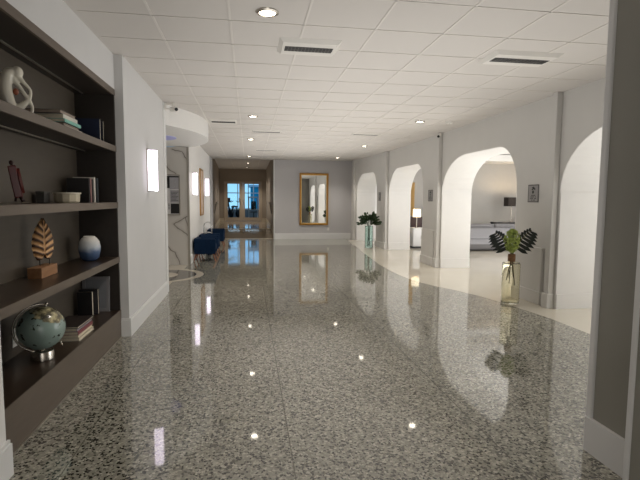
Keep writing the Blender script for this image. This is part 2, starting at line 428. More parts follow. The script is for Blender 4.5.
# far wall, corridor with two steps, double door
struct('wall_far', MB().box(.93, 17.08, 0, 4.3, 17.25, H), M['wall_far'])
struct('trim_5', MB().box(.905, 17.065, 0, .935, 17.25, H), M['trim'])
baseboard('baseboard_far', [(.945, 17.08, 3.78, 17.08, 0, -1)], .22)
struct('wall_corridor_left', MB().prism([(-2.0, 17.2), (-1.3, 17.2), (-1.6, 26.4), (-2.0, 26.4)], 'z', 0, HC), M['wall_taupe'])
struct('wall_corridor_right', MB().prism([(1.3, 17.25), (.9, 17.25), (.97, 26.4), (1.3, 26.4)], 'z', 0, HC), M['wall_taupe'])
DX0, DX1, DZ0, DZ1 = -1.355, .745, .24, 2.455
DY = 26.4
struct('wall_corridor_end', MB().box(-2.0, DY, 0, DX0, DY+.2, HC).box(DX1, DY, 0, 1.3, DY+.2, HC).box(DX0, DY, DZ1, DX1, DY+.2, HC), M['wall_taupe'])
bbm = MB().prism([(-1.395, 19.6), (-1.37, 19.6), (-1.575, 26.38), (-1.6, 26.38)], 'z', .24, .40).prism([(.918, 19.6), (.895, 19.6), (.945, 26.38), (.97, 26.38)], 'z', .24, .40).box(-1.59, DY-.02, .24, DX0, DY, .40).box(DX1, DY-.02, .24, .96, DY, .40)
struct('baseboard_corridor', bbm, M['step_nosing'])
dr = bpy.data.objects.new('door_1', None); C.objects.link(dr); dr.location = ((DX0+DX1)/2, DY, .24); dr['kind'] = 'structure'
fr = MB()
fr.box(DX0-.0, DY-.04, DZ0, DX0+.07, DY+.16, DZ1).box(DX1-.07, DY-.04, DZ0, DX1, DY+.16, DZ1).box(DX0+.07, DY-.04, DZ1-.06, DX1-.07, DY+.16, DZ1)
fr.build('door_frame', M['door_paint'], dr)
mid = (DX0+DX1)/2
for (a, b_, g0, g1) in ((DX0+.075, mid-.003, -1.15, -.51), (mid+.003, DX1-.075, -.205, .557)):
    z0, z1, gz0, gz1 = DZ0+.01, DZ1-.065, .44, 2.31
    lf = MB().box(a, DY+.02, z0, g0, DY+.07, z1).box(g1, DY+.02, z0, b_, DY+.07, z1).box(g0, DY+.02, z0, g1, DY+.07, gz0).box(g0, DY+.02, gz1, g1, DY+.07, z1)
    leaf = lf.build('door_leaf', M['door_paint'], dr)
    MB().box(g0-.005, DY+.04, gz0-.005, g1+.005, DY+.05, gz1+.005).build('door_glass', M['clear_glass'], leaf)
    hx = g1+.06 if g1 < mid else g0-.06
    MB().tube([(hx, DY+.02, 1.15), (hx, DY-.03, 1.15), (hx, DY-.03, 1.45), (hx, DY+.02, 1.45)], .012).build('door_handle', M['chrome'], leaf, smooth=40)

# arched wall on the lounge side
def arch_pts(y0, y1, af, an, zs, zt, n=10):
    """from the near foot to the far foot (y rising): ellipse corners"""
    p = [(y0, 0)]
    for k in range(n+1):
        t = PI-k*PI/2/n
        p.append((y0+an+an*math.cos(t), zs+(zt-zs)*math.sin(t)))
    for k in range(n+1):
        t = PI/2-k*PI/2/n
        p.append((y1-af+af*math.cos(t), zs+(zt-zs)*math.sin(t)))
    p.append((y1, 0))
    return p
ARCH = [(3.0, 5.68, 1.0, 1.0, 1.58, 2.38), (6.68, 9.53, 1.1, .58, 1.6, 2.355), (10.6, 13.34, .85, .45, 1.6, 2.36), (14.34, 16.45, .8, .45, 1.6, 2.37)]
def bend(mb):
    for v in mb.bm.verts:
        if v.co.y > 13.2 and v.co.x < 6: v.co.x -= .30*(v.co.y-13.2)/3.9
    return mb
ZS = 1.59
poly = [(2.36, 0)]
for a in ARCH: poly += arch_pts(*a)
poly += [(17.08, 0)]
pw = MB(); nv = pw.bm.verts.new; nf = pw.bm.faces.new
for (ya, za), (yb2, zb2) in zip(poly, poly[1:]):
    if abs(yb2-ya) > 1e-6:
        for x in (XR, XR+.68): nf([nv((x, ya, za)), nv((x, yb2, zb2)), nv((x, yb2, H)), nv((x, ya, H))])
        nf([nv((XR, ya, H)), nv((XR, yb2, H)), nv((XR+.68, yb2, H)), nv((XR+.68, ya, H))])
    nf([nv((XR, ya, za)), nv((XR, yb2, zb2)), nv((XR+.68, yb2, zb2)), nv((XR+.68, ya, za))])
for y in (2.36, 17.08): nf([nv((XR, y, 0)), nv((XR+.68, y, 0)), nv((XR+.68, y, H)), nv((XR, y, H))])
bmesh.ops.remove_doubles(pw.bm, verts=pw.bm.verts, dist=1e-5)
struct('wall_right', bend(pw), M['wall_pier'])
# white arch linings (reveals): slightly proud of the plaster, spring line seam
for i, a in enumerate(ARCH):
    pts = arch_pts(*a)
    lb = MB()
    th = .012
    inn = []
    cyy = (a[0]+a[1])/2
    for (y, z) in pts:
        d = Vector((cyy-y, (1.0 if z > 1.61 else z)-z)); 
        if z <= 1.61: d = Vector((1 if y < cyy else -1, 0))
        else: d.normalize()
        inn.append((y+d.x*th, z+d.y*th))
    rows = []
    for x in (XR+.004, XR+.676):
        rows.append(([lb.bm.verts.new((x, y, z)) for y, z in pts], [lb.bm.verts.new((x, y, z)) for y, z in inn]))
    n = len(pts)
    for k in range(n-1):
        (A0, B0), (A1, B1) = rows
        lb.bm.faces.new((B0[k], B0[k+1], B1[k+1], B1[k])); lb.bm.faces.new((A0[k], A0[k+1], B0[k+1], B0[k])); lb.bm.faces.new((A1[k], B1[k], B1[k+1], A1[k+1]))
    # thicker lower reveal up to the spring line, and its base block
    lb.box(XR+.006, a[1]-.024, 0, XR+.674, a[1]-.004, 1.575).box(XR+.008, a[1]-.042, 0, XR+.672, a[1]-.01, .2)
    lb.box(XR+.006, a[0]+.004, 0, XR+.674, a[0]+.024, 1.575).box(XR+.008, a[0]+.01, 0, XR+.672, a[0]+.042, .2)
    struct('trim_%d' % (6+i), bend(lb), M['wall_white'])
# fins (pilasters) at the near end of each pier, low plinths and bases
fins = MB(); pl = MB()
for (y0, y1) in ((5.70, 5.80), (9.55, 9.66), (13.36, 13.48), (16.52, 16.66)):
    fins.box(4.015, y0, 0, XR, y1, H, .012)
    fins.box(3.995, y0-.015, 0, XR, y1+.015, .2, .006)
for (y0, y1) in ((5.92, 6.60), (9.80, 10.52), (13.62, 14.26)):
    pl.box(4.045, y0, 0, XR, y1, .8, .012)
    pl.box(4.027, y0-.015, 0, XR, y1+.015, .18, .006)
struct('trim_11', bend(fins), M['wall_pier']); struct('trim_12', bend(pl), M['wall_pier'])
# near pier on the lounge side of the camera
PX = 1.965
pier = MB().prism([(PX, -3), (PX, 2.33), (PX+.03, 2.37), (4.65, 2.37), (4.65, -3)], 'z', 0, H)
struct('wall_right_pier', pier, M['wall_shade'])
struct('trim_13', MB().box(PX-.012, 2.325, 0, PX+.035, 2.378, H, .012), M['wall'])  # lighter colour paints the lounge light onto this pier edge
struct('baseboard_right', MB().prism([(PX-.025, -3), (PX-.025, 2.36), (PX+.01, 2.395), (2.6, 2.395), (2.6, 2.36), (PX, 2.35), (PX, -3)], 'z', 0, .2), M['wall'])
struct('trim_14', MB().box(1.85, 1.935, 0, PX, 1.975, H, .008), M['wall'])
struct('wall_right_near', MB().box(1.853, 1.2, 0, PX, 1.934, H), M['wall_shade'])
struct('wall_back', MB().box(-1.6, -3.1, 0, 4.65, -3, H), M['wall_white'])

# lounge shell
LZ = 2.72
struct('wall_lounge_far', MB().box(4.79, 14.9, 0, 10.2, 15.0, 3.1), M['wall_lounge'])
struct('wall_lounge_side', MB().box(10.1, 1.5, 0, 10.3, 17.1, 3.1), M['wall_white'])
struct('wall_lounge_near', MB().box(4.65, 1.4, 0, 10.2, 1.6, 3.1), M['wall_white'])
struct('wall_lounge_end', MB().box(4.3, 17.1, 0, 10.2, 17.25, 3.1), M['wall_white'])
struct('ceiling_lounge', MB().box(4.78, 1.5, LZ, 5.7, 17.1, LZ+.3).box(5.7, 1.5, LZ+.22, 10.2, 17.1, LZ+.3).box(5.7, 13.9, LZ, 10.2, 14.9, LZ+.2), M['wall_white'])

# ------------------------------------------------------------------ bookcase
BX, BB = -1.33, -1.705        # front plane, back plane
Y0, Y1 = 2.54, 5.065
bc = thing('bookcase', 'built-in taupe and dark brown wooden bookcase recessed in the white wall', 'bookcase', (BX, (Y0+Y1)/2, 0))
MB().box(BB-.008, Y0, .0, BB, Y1, 2.54).build('back_panel', M['shelf_back'], bc)
MB().box(BB, Y0, 0, BX-.005, Y0+.03, 2.54).build('side_panel', M['shelf_shaded'], bc)
MB().box(BB, Y1-.03, 0, BX-.005, Y1, 2.54).build('side_panel', M['shelf_shaded'], bc)
MB().box(BX-.02, Y0, 0, BX, Y1, .287).box(BB, Y0+.03, .25, BX-.02, Y1-.03, .285).build('plinth', M['shelf'], bc)
MB().box(BB, Y0+.03, .286, BX-.003, Y1-.03, .29).build('bottom_board', M['shelf_top'], bc)
MB().box(BX-.002, Y0, 0, BX+.006, Y1, .008).build('floor_strip', M['alu'], bc)
MB().box(BB, Y0, 2.487, BX-.02, Y1, 2.54).build('top_board', M['shelf_shaded'], bc)
MB().box(BX-.02, Y0, 2.483, BX, Y1, 2.543).build('top_panel', M['shelf'], bc)
SH = [(1.922, 1.98), (1.350, 1.41), (.788, .848)]
for a, b_ in SH:
    s = MB().box(BX-.02, Y0+.0, a, BX, Y1, b_).build('shelf', M['shelf'], bc)
    MB().box(BB, Y0+.03, a+.004, BX-.02, Y1-.03, b_-.005).build('shelf_board', M['shelf_shaded'], s)
    MB().box(BB, Y0+.03, b_-.005, BX-.02, Y1-.03, b_).build('shelf_surface', M['shelf_top'], s)
for z in (2.487, 1.926, 1.354):
    MB().box(-1.625, Y0+.05, z-.008, -1.61, Y1-.06, z).build('light_channel', M['alu'], bc)
Z1, Z2, Z3, Z4 = 1.98, 1.41, .848, .29

# ------------------------------------------------------------------ books
def book(b, thick, spine, col, label, group, pages='pages'):
    """b = (x0,y0,z0,x1,y1,z1); thick axis; spine direction like '+x'"""
    x0, y0, z0, x1, y1, z1 = b
    t = thing('book', label, 'book', ((x0+x1)/2, (y0+y1)/2, z0), group)
    lo = [x0, y0, z0]; hi = [x1, y1, z1]
    ti = 'xyz'.index(thick); si = 'xyz'.index(spine[1]); c = .003
    cm = mat('book_cover', srgb(*col), .5, noise=.06, nscale=20)
    cv = MB()
    l, h = lo[:], hi[:]; h[ti] = lo[ti]+c; cv.box(*l, *h)
    l, h = lo[:], hi[:]; l[ti] = hi[ti]-c; cv.box(*l, *h)
    l, h = lo[:], hi[:]
    l[ti] += c; h[ti] -= c
    if spine[0] == '+': l[si] = hi[si]-c*1.3
    else: h[si] = lo[si]+c*1.3
    cv.box(*l, *h)
    cv.build('cover', cm, t)
    l = [v+.005 for v in lo]; h = [v-.005 for v in hi]
    l[ti] = lo[ti]+c; h[ti] = hi[ti]-c
    if spine[0] == '+': h[si] = hi[si]-c*1.3
    else: l[si] = lo[si]+c*1.3
    MB().box(*l, *h).build('pages', M[pages] if isinstance(pages, str) else pages, t)
    return t
gA = 'books lying flat on the top shelf'
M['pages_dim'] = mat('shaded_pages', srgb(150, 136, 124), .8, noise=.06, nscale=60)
z = Z1
for (t, col, spn, x0, x1, y0, y1, lab) in [
        (.026, (196, 190, 176), '-x', -1.68, -1.385, 3.88, 4.25, 'cream book at the bottom of the flat stack on the top shelf'),
        (.024, (60, 52, 48), '-x', -1.67, -1.395, 3.88, 4.21, 'dark-covered book just above the bottom cream book on the top shelf'),
        (.026, (120, 180, 165), '+x', -1.68, -1.385, 3.87, 4.22, 'mint-spined book in the middle of the flat stack on the top shelf'),
        (.034, (206, 202, 190), '+x', -1.67, -1.395, 3.87, 4.17, 'thick white-spined book second from top of the top shelf stack'),
        (.028, (70, 60, 56), '-x', -1.69, -1.40, 3.84, 4.15, 'brown book lying topmost on the stack on the top shelf')]:
    book((x0, y0, z+.0005, x1, y1, z+t), 'z', spn, col, lab, gA, 'pages_dim' if spn == '-x' else 'pages'); z += t
gB = 'navy books standing on the top shelf'
book((-1.665, 4.935, Z1+.0005, -1.445, 4.97, Z1+.25), 'y', '-x', (22, 34, 62), 'navy blue book with its cover facing out on the top shelf', gB)
book((-1.665, 4.985, Z1+.0005, -1.43, 5.02, Z1+.24), 'y', '-x', (30, 32, 40), 'thin dark book standing behind the navy cover on the top shelf', gB)
gC = 'slim books standing on the second shelf'
for (y, w, h, col, lab) in [(4.60, .030, .225, (26, 24, 24), 'black slim book first in the upright row on the second shelf'),
                            (4.65, .030, .225, (150, 112, 108), 'dusty pink-spined slim book standing on the second shelf'),
                            (4.70, .03, .22, (40, 37, 35), 'charcoal slim book between the pink and the white spines'),
                            (4.755, .035, .24, (206, 200, 190), 'white-spined slim book standing on the second shelf'),
                            (4.83, .05, .235, (40, 46, 50), 'blue-black slim book at the end of the second shelf row')]:
    book((-1.65, y, Z2+.0005, -1.46, y+w, Z2+h), 'y', '+x', col, lab, gC)
gD = 'black books standing on the bottom shelf'
book((-1.665, 4.80, Z4+.0005, -1.53, 4.845, Z4+.24), 'y', '-x', (22, 21, 22), 'black book standing in front on the bottom shelf, cover facing out', gD)
book((-1.675, 4.865, Z4+.0005, -1.495, 4.90, Z4+.255), 'y', '-x', (40, 38, 42), 'slightly taller black book standing behind the front black book', gD)
gE = 'books stacked beside the globe'
z = Z4
for (t, col, spn, x0, x1, y0, y1, lab) in [
        (.028, (176, 168, 150), '-x', -1.56, -1.365, 3.95, 4.31, 'thick cream book at the bottom of the stack beside the globe'),
        (.026, (190, 178, 150), '-x', -1.56, -1.37, 3.95, 4.29, 'cream paperback second from bottom in the stack beside the globe'),
        (.028, (120, 60, 64), '+x', -1.57, -1.37, 3.94, 4.29, 'dark red-spined book in the middle of the stack beside the globe'),
        (.028, (150, 146, 150), '+x', -1.57, -1.38, 3.94, 4.30, 'grey-spined book second from top in the stack beside the globe'),
        (.016, (40, 32, 28), '-x', -1.58, -1.365, 3.93, 4.31, 'thin dark brown book lying topmost on the stack beside the globe')]:
    book((x0, y0, z+.0005, x1, y1, z+t), 'z', spn, col, lab, gE); z += t

# framed print leaning on the end of the bottom shelf
pf = thing('picture_frame', 'grey framed print leaning at the end of the bottom shelf behind black books', 'picture', (-1.55, 4.99, Z4))
ro = Matrix.Rotation(math.radians(-5), 3, 'X'); pv = (-1.55, 4.985, Z4)
b = MB()
b.box(-1.685, 4.975, Z4+.001, -1.42, 4.99, Z4+.03).box(-1.685, 4.975, Z4+.33, -1.42, 4.99, Z4+.36).box(-1.685, 4.975, Z4+.03, -1.655, 4.99, Z4+.33).box(-1.45, 4.975, Z4+.03, -1.42, 4.99, Z4+.33)
for v in b.bm.verts: v.co = ro @ (v.co-Vector(pv))+Vector(pv)
b.build('frame', mat('pewter_frame', srgb(126, 124, 126), .5), pf)
b = MB().box(-1.66, 4.98, Z4+.03, -1.45, 4.987, Z4+.33)
for v in b.bm.verts: v.co = ro @ (v.co-Vector(pv))+Vector(pv)
b.build('print', M['ink'], pf)

# white abstract sculpture
def sculp(zx, zy):     # sketch units -> local plane (u, z)
    return ((zx-100)*.00108, (400-zy)*.00112)
sb = MB()
ux = Vector((.905, .425, 0)); org = Vector((-1.51, 3.41, Z1+.012))
def sp(zx, zy, off=0):
    u, zz = sculp(zx, zy); n = Vector((.425, -.905, 0))
    return org+ux*u+Vector((0, 0, zz))+n*off
def smoothline(P, n=5):
    out = []
    for i in range(len(P)-1):
        p0, p1, p2, p3 = P[max(0, i-1)], P[i], P[i+1], P[min(len(P)-1, i+2)]
        for k in range(n):
            t = k/n
            out.append(tuple(.5*((2*b)+(c-a)*t+(2*a-5*b+4*c-d)*t*t+(-a+3*b-3*c+d)*t**3) for a, b, c, d in zip(p0, p1, p2, p3)))
    out.append(tuple(P[-1])); return out
def stube(keys):
    P = smoothline([tuple(sp(a, b_))+(r,) for a, b_, r in keys])
    sb.tube([p[:3] for p in P], [p[3]*1.0 for p in P], 14)
stube([(95, 150, .030), (60, 165, .036), (42, 230, .040), (48, 300, .042), (80, 372, .030)])     # back
stube([(80, 372, .030), (120, 345, .024), (160, 305, .014)])                                     # thigh
stube([(160, 300, .014), (178, 340, .011), (172, 378, .011), (150, 392, .012)])                  # shin
stube([(110, 170, .020), (140, 205, .013), (172, 245, .010), (168, 290, .011), (158, 305, .012)])# outer arm
stube([(85, 190, .020), (112, 225, .014), (160, 300, .012)])                                     # inner arm
stube([(80, 372, .03), (110, 388, .016), (150, 392, .012)])
sb.ball(sp(108, 150), .035, 20, 14, (1, 1, 1.15))
so = sb.build('abstract_sculpture', M['white_ceramic'], None, smooth=True, loc=tuple(org))
tag(so, 'white glazed abstract seated-figure sculpture with open loops on the top shelf', 'sculpture')
rm = so.modifiers.new('fuse', 'REMESH'); rm.mode = 'VOXEL'; rm.voxel_size = .005; rm.use_smooth_shade = True
sm = so.modifiers.new('soft', 'SMOOTH'); sm.factor = .5; sm.iterations = 4
o = tag(MB().ball(sp(96, 262, 0), .017, 16, 10, (1, 1, 1.3)).build('ceramic_ball', mat('terracotta_glaze', srgb(150, 84, 56), .4), None, smooth=True, loc=tuple(sp(96, 262))), 'small terracotta-coloured ball held inside the white sculpture', 'ornament')
o.location = o.location

# red ornament leaning on the second shelf
rd = thing('red_ornament', 'narrow dark red upright ornament with round knob on top, second shelf', 'ornament', (-1.52, 3.42, Z2))
q = Matrix.Rotation(math.radians(-9), 3, Vector((-.38, .92, 0))) @ Matrix.Rotation(math.radians(24), 3, 'Z')
pv = Vector((-1.52, 3.42, Z2))
def lean(b):
    for v in b.bm.verts: v.co = q @ (v.co-Vector((-1.55, 3.5, Z2)))+pv+Vector((0, 0, .012))
    return b
lean(MB().box(-1.58, 3.475, Z2+.03, -1.53, 3.53, Z2+.245, .006)).build('case', M['red'], rd)
lean(MB().ball((-1.553, 3.5, Z2+.265), .015, 14, 10).tube([(-1.553, 3.5, Z2+.24), (-1.553, 3.5, Z2+.262)], .008)).build('knob', mat('dark_knob', srgb(50, 22, 20), .4), rd, smooth=True)
lean(MB().prism([(3.5+.05*math.cos(a*PI/12)*.6, Z2+.14+.085*math.sin(a*PI/12)) for a in range(24)], 'x', -1.53, -1.515)).build('face_plate', mat('faded_red_plate', srgb(100, 36, 30), .4), rd)
lean(MB().tube([(-1.545, 3.50, Z2+.035), (-1.535, 3.50, Z2-.001)], .012).tube([(-1.57, 3.5, Z2+.035), (-1.58, 3.505, Z2+.01)], .008)).build('foot', mat('dark_foot', srgb(44, 20, 18), .4), rd, smooth=True)

# drum-shaped bowl and dark boxes
bw = thing('drum_bowl', 'low round cream drum bowl with ribbed panels on the second shelf', 'bowl', (-1.50, 4.18, Z2))
MB().lathe([(.088, .001), (.096, .012), (.1, .075), (.09, .078), (.086, .02), (0, .018)], -1.50, 4.18, Z2, 12).build('bowl_body', mat('cream_ribbed', srgb(176, 166, 144), .5, noise=.15, nscale=12), bw)
MB().lathe([(.1, .074), (.106, .076), (.106, .086), (.094, .086), (.09, .076)], -1.50, 4.18, Z2, 36, False).build('rim', mat('pale_rim', srgb(196, 188, 170), .4), bw, smooth=40)
bx = thing('storage_box', 'small grey lidded box beside the drum bowl on the second shelf', 'box', (-1.61, 4.10, Z2))
MB().box(-1.67, 4.01, Z2+.0005, -1.61, 4.12, Z2+.07, .004).build('box_body', mat('grey_card', srgb(62, 60, 57), .7), bx)
MB().box(-1.673, 4.007, Z2+.07, -1.607, 4.123, Z2+.092, .004).build('lid', mat('grey_card_lid', srgb(70, 68, 65), .7), bx)

# carved leaf on a block
lfo = thing('leaf_sculpture', 'carved pale wooden leaf on two black rods and a wooden block', 'sculpture', (-1.58, 3.85, Z3))
MB().box(-1.625, 3.70, Z3+.0005, -1.525, 3.99, Z3+.08, .003).build('block', M['block'], lfo)
ua = Vector((.55, .835, 0)); nn = Vector((.835, -.55, 0)); lo_ = Vector((-1.58, 3.875, Z3))
for u in (-.03, .05):
    p = lo_+ua*u
    MB().tube([p+Vector((0, 0, .08)), p+Vector((0, 0, .20))], .0035, 8).build('rod', M['black'], lfo, smooth=40)
lb = MB(); NU, NV = 44, 24
grid = []
zt0, zt1 = .14, .445
for i in range(NU+1):
    t = i/NU
    zz = zt0+(zt1-zt0)*t
    w = .098*(math.sin(PI*min(1, (t*.92+.11)))**.62)*(1-.25*t) if t < 1 else .0
    w = max(w, .006)
    row = []
    for j in range(NV+1):
        sgn = (j/NV)*2-1
        u = sgn*w
        notch = -.028*max(0, 1-abs(sgn)*3)*max(0, 1-t*7)
        vein = math.sin((t*6.4-abs(sgn)*1.5+.4*sgn*sgn)*2*PI)
        d = .022*(1-sgn*sgn)**.5 + .008*vein*min(1, abs(sgn)*4) - .008*max(0, 1-abs(sgn)*9)
        dz = .02*abs(sgn)*(-1)*(1-t)
        row.append((lo_+ua*u+nn*d+Vector((0, 0, zz+dz-notch)), lo_+ua*u-nn*.012*(1-sgn*sgn)+Vector((0, 0, zz+dz-notch))))
    grid.append(row)
F = [[lb.bm.verts.new(c[0]) for c in r] for r in grid]; Bk = [[lb.bm.verts.new(c[1]) for c in r] for r in grid]
for i in range(NU):
    for j in range(NV):
        lb.bm.faces.new((F[i][j], F[i][j+1], F[i+1][j+1], F[i+1][j])); lb.bm.faces.new((Bk[i][j], Bk[i+1][j], Bk[i+1][j+1], Bk[i][j+1]))
for i in range(NU):
    lb.bm.faces.new((F[i][0], F[i+1][0], Bk[i+1][0], Bk[i][0])); lb.bm.faces.new((F[i][NV], Bk[i][NV], Bk[i+1][NV], F[i+1][NV]))
for j in range(NV):
    lb.bm.faces.new((F[0][j], Bk[0][j], Bk[0][j+1], F[0][j+1])); lb.bm.faces.new((F[NU][j], F[NU][j+1], Bk[NU][j+1], Bk[NU][j]))
# dark grooves between the carved ribs
def leafmat():
    m = mat('carved_leaf_wood', srgb(190, 146, 98), .5); N, L, bb = nodes(m)
    gm = N.new('ShaderNodeNewGeometry'); r = ramp(N, [(.46, srgb(66, 42, 26)), (.5, srgb(178, 134, 88)), (.58, srgb(210, 168, 116))])
    L.new(gm.outputs['Pointiness'], r.inputs['Fac']); L.new(r.outputs['Color'], bb.inputs['Base Color']); return m
lb.build('leaf', leafmat(), lfo, smooth=True)

# round blue and white vase
v = MB().lathe([(.0, .001), (.055, .001), (.083, .03), (.096, .09), (.099, .135), (.087, .19), (.066, .222), (.052, .23), (.053, .238), (.044, .238), (.042, .222), (.0, .2)], -1.52, 4.75, Z3, 40, False).build('round_vase', M['blue_vase'], None, smooth=50, loc=(-1.52, 4.75, Z3))
tag(v, 'round ceramic vase fading from white to blue on the third shelf', 'vase')

# globe
G = Vector((-1.478, 3.54, .520)); gr = .155
gl = thing('desk_globe', 'teal desk globe on a round silver stand on the bottom shelf', 'globe', (G.x, G.y, Z4))
ball = MB().ball(G, gr, 48, 32).build('globe_ball', M['globe'], gl, smooth=True)
ball.data.transform(Matrix.Translation(-(G-Vector((G.x, G.y, Z4))))); ball.location = (0, 0, G.z-Z4)
gu = Vector((.92, .39, 0))
arc = []
for k in range(29):
    a = math.radians(78+ (262-78)*k/28)
    arc.append(G+gu*math.cos(a)*(gr+.018)+Vector((0, 0, math.sin(a)*(gr+.018))))
MB().tube(arc, .0075, 10).build('meridian_arm', M['nickel'], gl, smooth=True)
MB().tube([arc[0], G+(arc[0]-G).normalized()*(gr-.01)], .008, 8).ball(arc[0], .012, 12, 8).build('axis_pin', M['nickel'], gl, smooth=True)
MB().tube([G+gu*.115-Vector((0, 0, .118)), G+gu*.13-Vector((0, 0, .15))], .006, 8).build('axis_pin', M['nickel'], gl, smooth=True)
MB().lathe([(.070, .001), (.078, .004), (.076, .05), (.071, .064), (.02, .066), (.015, .068), (.016, .072), (.01, .076), (0, .076)], G.x, G.y, Z4, 36).build('stand', M['nickel'], gl, smooth=35)
wp = thing('wall_plate', 'white socket plate on the bookcase back behind the globe', 'outlet', (BB+.004, 3.64, .42))
MB().box(BB+.0005, 3.60, .36, BB+.007, 3.675, .495, .002).build('plate', M['white_plastic'], wp)
for zz in (.40, .455): MB().box(BB+.007, 3.623, zz-.014, BB+.009, 3.653, zz+.014, .001).build('socket', mat('socket_face', srgb(200, 196, 190), .4), wp)

# ------------------------------------------------------------------ wall lights
def sconce(y, label, XL=XL):
    t = thing('wall_sconce', label, 'wall light', (XL, y, 1.8), 'crystal wall sconces')
    MB().box(XL, y-.075, 1.535, XL+.014, y+.075, 2.07, .003).build('back_plate', M['nickel'], t)
    d = MB()
    d.prism([(XL+.014, y-.06), (XL+.085, y-.06), (XL+.115, y-.03), (XL+.115, y+.03), (XL+.085, y+.06), (XL+.014, y+.06)], 'z', 1.55, 2.055)
    d.build('diffuser', M['sconce'], t)
    for zz in (1.54, 2.055): MB().prism([(XL+.014, y-.064), (XL+.087, y-.064), (XL+.119, y-.03), (XL+.119, y+.03), (XL+.087, y+.064), (XL+.014, y+.064)], 'z', zz, zz+.01).build('end_cap', M['chrome'], t)
sconce(6.17, 'lit white crystal wall sconce on the long wall beside the bookcase')
sconce(11.32, 'lit wall sconce between the marble corner and the tall gilt picture', XF)
sconce(14.5, 'lit wall sconce beyond the tall gilt picture above the navy chairs', XF)
# tall picture
pc = thing('wall_picture', 'tall gilt framed abstract picture between two lit sconces', 'picture', (XF, 13.3, 1.63))
b = MB(); y0, y1, z0, z1, w = 12.88, 13.7, 1.0, 2.27, .04
b.box(XF, y0, z0, XF+.03, y1, z0+w).box(XF, y0, z1-w, XF+.03, y1, z1).box(XF, y0, z0+w, XF+.03, y0+w, z1-w).box(XF, y1-w, z0+w, XF+.03, y1, z1-w)
b.build('frame', M['gold'], pc)
MB().box(XF, y0+w, z0+w, XF+.015, y1-w, z1-w).build('canvas', M['peach'], pc)

# notice board on the marble
nb = thing('notice_board', 'silver framed notice board with grey and black sheets on veined marble', 'notice board', (-1.6, 10.53, 1.5))
yb = 10.539
def nbx(px): return -1.737+(px-167)*(.255/13)
def nbz(py): return 1.983-(py-174)*(.883/41)
X0, X1, Zb, Zt = -1.78, nbx(180.3), nbz(215.3), nbz(174.3)
b = MB(); w = .022
b.box(X0, yb-.022, Zb, X1, yb, Zb+w).box(X0, yb-.022, Zt-w, X1, yb, Zt).box(X0, yb-.022, Zb+w, X0+w, yb, Zt-w).box(X1-w, yb-.022, Zb+w, X1, yb, Zt-w)
b.build('frame', M['alu'], nb)
MB().box(X0+w, yb-.008, Zb+w, X1-w, yb, Zt-w).build('backing', M['paper_white'], nb)
MB().box(X0+w, yb-.012, nbz(188), nbx(179.2), yb-.008, nbz(175.8)).build('poster', M['black'], nb, 'black-bordered notice at the top')
MB().box(nbx(169.3), yb-.015, nbz(189), nbx(179.6), yb-.012, nbz(177.2)).build('sheet', M['paper'], nb)
sh = MB().box(nbx(169.8), yb-.013, nbz(202.5), nbx(179.4), yb-.008, nbz(190)).build('sheet', M['paper'], nb)
ln = MB()
for k in range(7): ln.box(nbx(170.8), yb-.0145, nbz(192+k*1.4)-.006, nbx(178.2-(k % 3)), yb-.013, nbz(192+k*1.4)+.004)
ln.build('printed_lines', M['sign_dark'], sh)
MB().box(nbx(170.0), yb-.013, nbz(213.6), nbx(179.4), yb-.008, nbz(203.4)).build('poster', M['black'], nb, 'black notice at the bottom')
ln = MB()
for k in range(4): ln.box(nbx(167.5), yb-.011, nbz(204+k*1.6)-.01, nbx(168.8), yb-.008, nbz(204+k*1.6)+.008)
ln.build('printed_lines', M['sign_dark'], nb)

# ------------------------------------------------------------------ navy armchairs (facing the hall)
def armchair(loc, label):
    x, y, _ = loc
    t = thing('armchair', label, 'chair', loc, 'navy armchairs along the wall')
    MB().box(x-.20, y-.25, .24, x+.24, y+.25, .38, .03, 3).build('seat', M['navy'], t, smooth=50)
    MB().box(x-.25, y-.30, .20, x-.13, y+.30, .535, .03, 3).build('backrest', M['navy'], t, smooth=50)
    for s in (-1, 1):
        MB().box(x-.24, y+s*.28-.045, .17, x+.25, y+s*.28+.045, .53, .025, 3).build('arm', M['navy'], t, smooth=50)
    for sx in (-1, 1):
        for sy in (-1, 1):
            MB().tube([(x+sx*.18, y+sy*.24, .21), (x+sx*.25, y+sy*.29, .0)], [.022, .012], 10).build('leg', M['legwood'], t, smooth=40)
    return t
ac = armchair((-1.02, 11.36, 0), 'navy velvet armchair on splayed wooden legs, first along the wall from the marble corner')
dup(ac, (-1.02, 12.5, 0), 0, 'navy velvet armchair in the middle of the row along the white wall')
dup(ac, (-1.0, 14.7, 0), 0, 'navy velvet armchair at the end of the row nearest the ramp')
# chrome side table with loop frame
st = thing('side_table', 'slim chrome side table with arched loop frame between navy armchairs', 'table', (-1.15, 13.5, 0))
def arch_loop(y, x0=-1.26, x1=-1.04, h=.8):
    p = [(x0, y, .004)]
    for k in range(13):
        a = PI-k*PI/12
        p.append(((x0+x1)/2+(x1-x0)/2*math.cos(a), y, h-.11+.11*math.sin(a)))
    return p+[(x1, y, .004)]
for y in (13.38, 13.62): MB().tube(arch_loop(y), .009, 8).build('loop_frame', M['chrome'], st, smooth=True)
MB().box(-1.26, 13.37, .50, -1.04, 13.63, .515, .003).build('table_top', M['chrome'], st)
MB().tube([(-1.26, 13.38, .1), (-1.26, 13.62, .1)], .007, 8).build('crossbar', M['chrome'], st, smooth=True)
MB().tube([(-1.04, 13.38, .1), (-1.04, 13.62, .1)], .007, 8).build('crossbar', M['chrome'], st, smooth=True)

